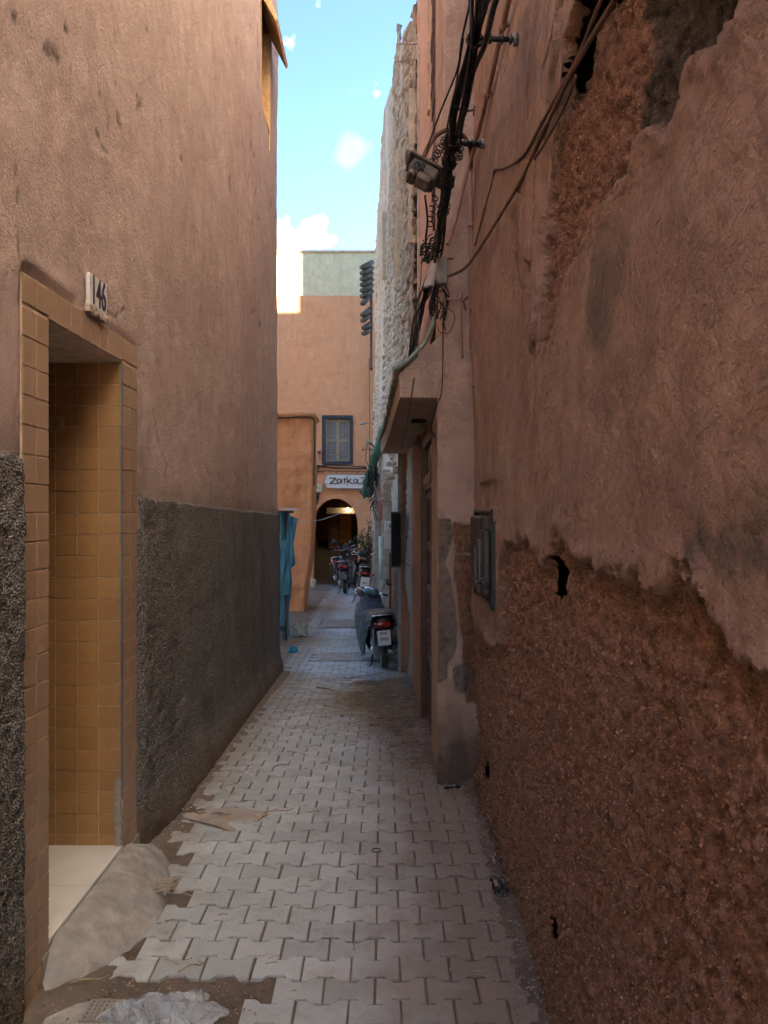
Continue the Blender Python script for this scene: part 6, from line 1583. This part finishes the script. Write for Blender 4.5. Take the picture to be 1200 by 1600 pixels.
# wrappers
def wrapper(px, py, rot, s, lab, extra):
    p = ground_pt(px, py, .024); rt = empty('wrapper', p, lab, 'wrapper', rot=(0, 0, rot)); foil = simple('black_foil_'+str(px), (.015, .015, .017), .25, var=.3, bump=.01, spec=.6); sil = simple('silver_print_'+str(px), (.35, .35, .37), .3, var=.4, scale=60, metal=.5)
    for k in range(2 if extra else 1):
        n1, n2 = 14, 7; vs = []; V = []
        for i in range(n1):
            for j in range(n2):
                u, v = i/(n1-1)*2-1, j/(n2-1)*2-1; h = (1-v*v)**.5*.016*(1-.7*u**6)
                nn = float(vnoise(np.array([[u*4+k*5, v*3, px]]), 8)[0]); V.append(((v*.5+k*1.15)*.030*s+.004*nn, u*.065*s+k*.01*s, h*s+.006*nn))
        me = np_mesh('foil', V, grid_faces(n1, n2), foil, smooth=False); link_mesh('foil', me, rt)
        V2 = [(a*.6+k*.0138*s, b*.5+k*.005*s, c+.0022) for a, b, c in V]; link_mesh('print', np_mesh('print', V2, grid_faces(n1, n2), sil, smooth=False), rt)
wrapper(774, 1393, R(2), 1.0, 'pair of black and silver sweet wrappers on the dirt by the red rubble wall', True)
wrapper(706, 1237, R(-70), .8, 'crumpled black wrapper lying at the foot of the plaster corner', False)

# rubber ring, string, stones
p = ground_pt(588, 1331, .008); mb = MB(); mb.tube([p+Vector((.021*cos(a), .021*sin(a), 0)) for a in [k*pi/10 for k in range(21)]], .0022, 6); single('rubber_ring', mb, M_blackp, 'small dark rubber ring lying on the pavers mid alley', 'ring')
mb = MB(); c = ground_pt(258, 1400, .03); pts = []
for k in range(60):
    pts.append(c+Vector((.055*sin(k*.9)*cos(k*.23)+rnd.uniform(-.01, .01), .07*cos(k*.7)*sin(k*.31+1)+rnd.uniform(-.01, .01), .008+.012*abs(sin(k*1.3)))))
mb.tube(smooth(pts, 3), .0016, 5); mb.tube(smooth([c+Vector((.04, 0, .004)), c+Vector((.09, -.01, -.015)), c+Vector((.13, -.03, -.016))], 4), .0016, 5)
single('string', mb, simple('jute_string', (.42, .37, .29), .9), 'tangled pale string at the edge of the concrete ramp', 'string')
M_twig = simple('dry_twig', (.23, .17, .11), .9, var=.3); M_twig2 = simple('pale_straw', (.44, .36, .24), .85, var=.25)
def twig(px, py, ang, ln, r_, mat, lab, forks=1, name='twig'):
    p = ground_pt(px, py, .012); mb = MB(); u = Vector((cos(ang), sin(ang), 0)); v = Vector((-u.y, u.x, 0))
    pts = [p+u*ln*(t-.5)+v*ln*.06*sin(t*5+px)+Vector((0, 0, .006+.01*abs(sin(t*4)))) for t in (0, .2, .4, .6, .8, 1)]; pts = [Vector((a.x, a.y, ground_z(a.y)+a.z-p.z+.012)) for a in pts]
    q_ = smooth(pts, 3); mb.tube(q_, [r_*(1-.5*i/len(q_)) for i in range(len(q_))], 6)
    for f in range(forks): a = q_[int(len(q_)*(.3+.25*f))]; s = (-1)**f; b = a+u*ln*.22+v*s*ln*.14; mb.tube([a, a.lerp(b, .5)+Vector((0, 0, .004)), b], r_*.55, 5)
    return single(name, mb, mat, lab, 'twig')
twig(627, 1252, R(120), .17, .0045, M_twig2, 'pale straight twig right of the paving centre, below the debris')
twig(436, 1273, R(15), .16, .004, M_twig2, 'forked pale twig at the right corner of the cardboard sheet', 2)
twig(412, 1283, R(60), .10, .003, M_twig, 'small dark twig just below the cardboard corner', 1)
twig(300, 1520, R(25), .10, .0032, M_twig2, 'branching pale twig on bare earth above the plastic bag', 3)
twig(140, 1540, R(20), .13, .0026, M_twig2, 'slim pale twig between ramp and drain cover', 0)
twig(303, 1275, R(-5), .13, .004, M_twig, 'curled brown twig at the left corner of the cardboard sheet', 2)
twig(597, 1292, R(85), .20, .0022, M_twig2, 'thin upright straw above the rubber ring', 2)
twig(649, 1300, R(-30), .12, .0022, M_twig2, 'thin straw lying right of the rubber ring', 0)
twig(617, 1170, R(62), .22, .004, M_twig, 'pair of brown twigs crossing on the dusty paving before the plaster corner', 1)
twig(512, 1080, R(-50), .40, .006, M_twig, 'long brown stalk at the left end of the straw debris', 1)
twig(442, 1200, R(40), .12, .003, M_twig, 'small dark twig on the left side of the paving', 0)
twig(772, 1348, R(80), .09, .005, M_twig2, 'short flat splinter of wood above the sweet wrappers', 0, 'splinter')
twig(722, 1365, R(0), .11, .0025, M_twig2, 'thin pale stalk on the dusty pavers left of the wrappers', 0)
twig(655, 1415, R(75), .13, .0018, M_twig2, 'fine bent straw on the lower right pavers', 0)
for (px, py, s, lab) in ((312, 1503, .012, 'white pebble on the paving above the plastic bag'), (535, 1120, .028, 'dark stone lump at the near edge of the straw debris'), (335, 1199, .018, 'small dark stone by the pebbledash wall foot'), (262, 1325, .012, 'tiny black stone near the ramp top')):
    o = crumple('stone', ground_pt(px, py, -.002), (s, s*.8, s*.7), M_stone if 'white' in lab else M_dirt, lab, 'stone', px, 12)

# straw, chaff and rubble bits that nobody could count
def scatter():
    mb = MB()
    for i in range(1500):
        if i < 1100: d = rnd.gauss(7.6, .85); x = rnd.gauss(-.05, .27)
        elif i < 1300: d = rnd.uniform(4.8, 7); x = rnd.gauss(.22, .12)
        else: d = rnd.uniform(2.6, 9); x = rnd.uniform(-1.0, .5)
        if not (2.5 < d < 9.4 and -1.1 < x < np.interp(d, [0, 4.7, 4.8, 9.4], [.5, .5, .30, .28])): continue
        a = rnd.gauss(0, .7) if rnd.random() < .6 else rnd.uniform(0, pi); l_ = abs(rnd.gauss(.05, .04))+.012 if i < 1300 else rnd.uniform(.01, .04); r_ = rnd.uniform(.0010, .0026)
        z = ground_z(d)+rnd.uniform(.004, .03); u = Vector((cos(a), sin(a), rnd.uniform(-.1, .1))); v = Vector((-sin(a), cos(a), 0)); c = Vector((x, d, z))
        mb.add([c-u*l_, c+v*l_*.08+Vector((0, 0, r_*2)), c+u*l_, c-v*r_*1.5-u*l_*.0], [(0, 3, 1), (3, 2, 1)]) if l_ < .02 else mb.tube([c-u*l_, c+v*l_*rnd.uniform(-.15, .15)+Vector((0, 0, .004)), c+u*l_], r_, 4)
    o = mb.build('straw', M_twig2); tag(o, 'scattered straw and chaff on the dusty paving before the scooter', 'straw', kind='stuff')
    mb = MB()
    def bit(c, s):
        vs = [c+Vector((rnd.uniform(.5, 1)*s*math.copysign(1, a), rnd.uniform(.5, 1)*s*math.copysign(1, b), rnd.uniform(.4, .9)*s*e)) for a, b, e in ((-1, -1, 0), (1, -1, 0), (1, 1, 0), (-1, 1, 0), (-1, -1, 1), (1, -1, 1), (1, 1, 1), (-1, 1, 1))]
        mb.add(vs, [(0, 3, 2, 1), (4, 5, 6, 7), (0, 1, 5, 4), (1, 2, 6, 5), (2, 3, 7, 6), (3, 0, 4, 7)])
    for i in range(6000):
        k = rnd.random()
        if k < .30: d = rnd.uniform(2.5, 4.8); x = .56-abs(rnd.gauss(0, .09)); s = rnd.uniform(.0012, .005)
        elif k < .62: d = rnd.uniform(4.9, 9); x = .31-abs(rnd.gauss(0, .13)); s = rnd.uniform(.002, .010)
        elif k < .85: d = rnd.uniform(3.7, 11); x = float(XL(d))+.05+abs(rnd.gauss(0, .06)); s = rnd.uniform(.0012, .006)
        elif k < .9: d = rnd.uniform(2.45, 2.7); x = rnd.uniform(-1.1, -.4); s = rnd.uniform(.0012, .004)
        else: d = rnd.uniform(2.6, 10); x = rnd.uniform(-1, .5); s = rnd.uniform(.001, .0035)
        bit(Vector((x, d, ground_z(d)+rnd.uniform(-.002, .012))), s)
    o = mb.build('rubble_bits', simple('rubble_bits', (.36, .32, .27), .9, var=.5, scale=40)); tag(o, 'crumbs of mortar and grit along the wall feet and pavers', 'grit', kind='stuff')
scatter()
for i, (px, py, s, lab) in enumerate(((668, 1120, .045, 'largest rubble lump at the foot of the door jamb'), (655, 1142, .035, 'flat rubble lump before the studded door'), (640, 1106, .035, 'rounded rubble lump on the dirt left of the door jamb'), (672, 1158, .03, 'small rubble lump against the plaster corner'), (560, 1066, .05, 'pale lump of dirt at the far edge of the straw debris'), (735, 1262, .03, 'lone rubble lump on dirt beyond the wrappers'))):
    crumple('rubble_lump', ground_pt(px, py, -.004), (s*1.3, s, s*.55), M_cement, lab, 'rubble', 40+i, 14)
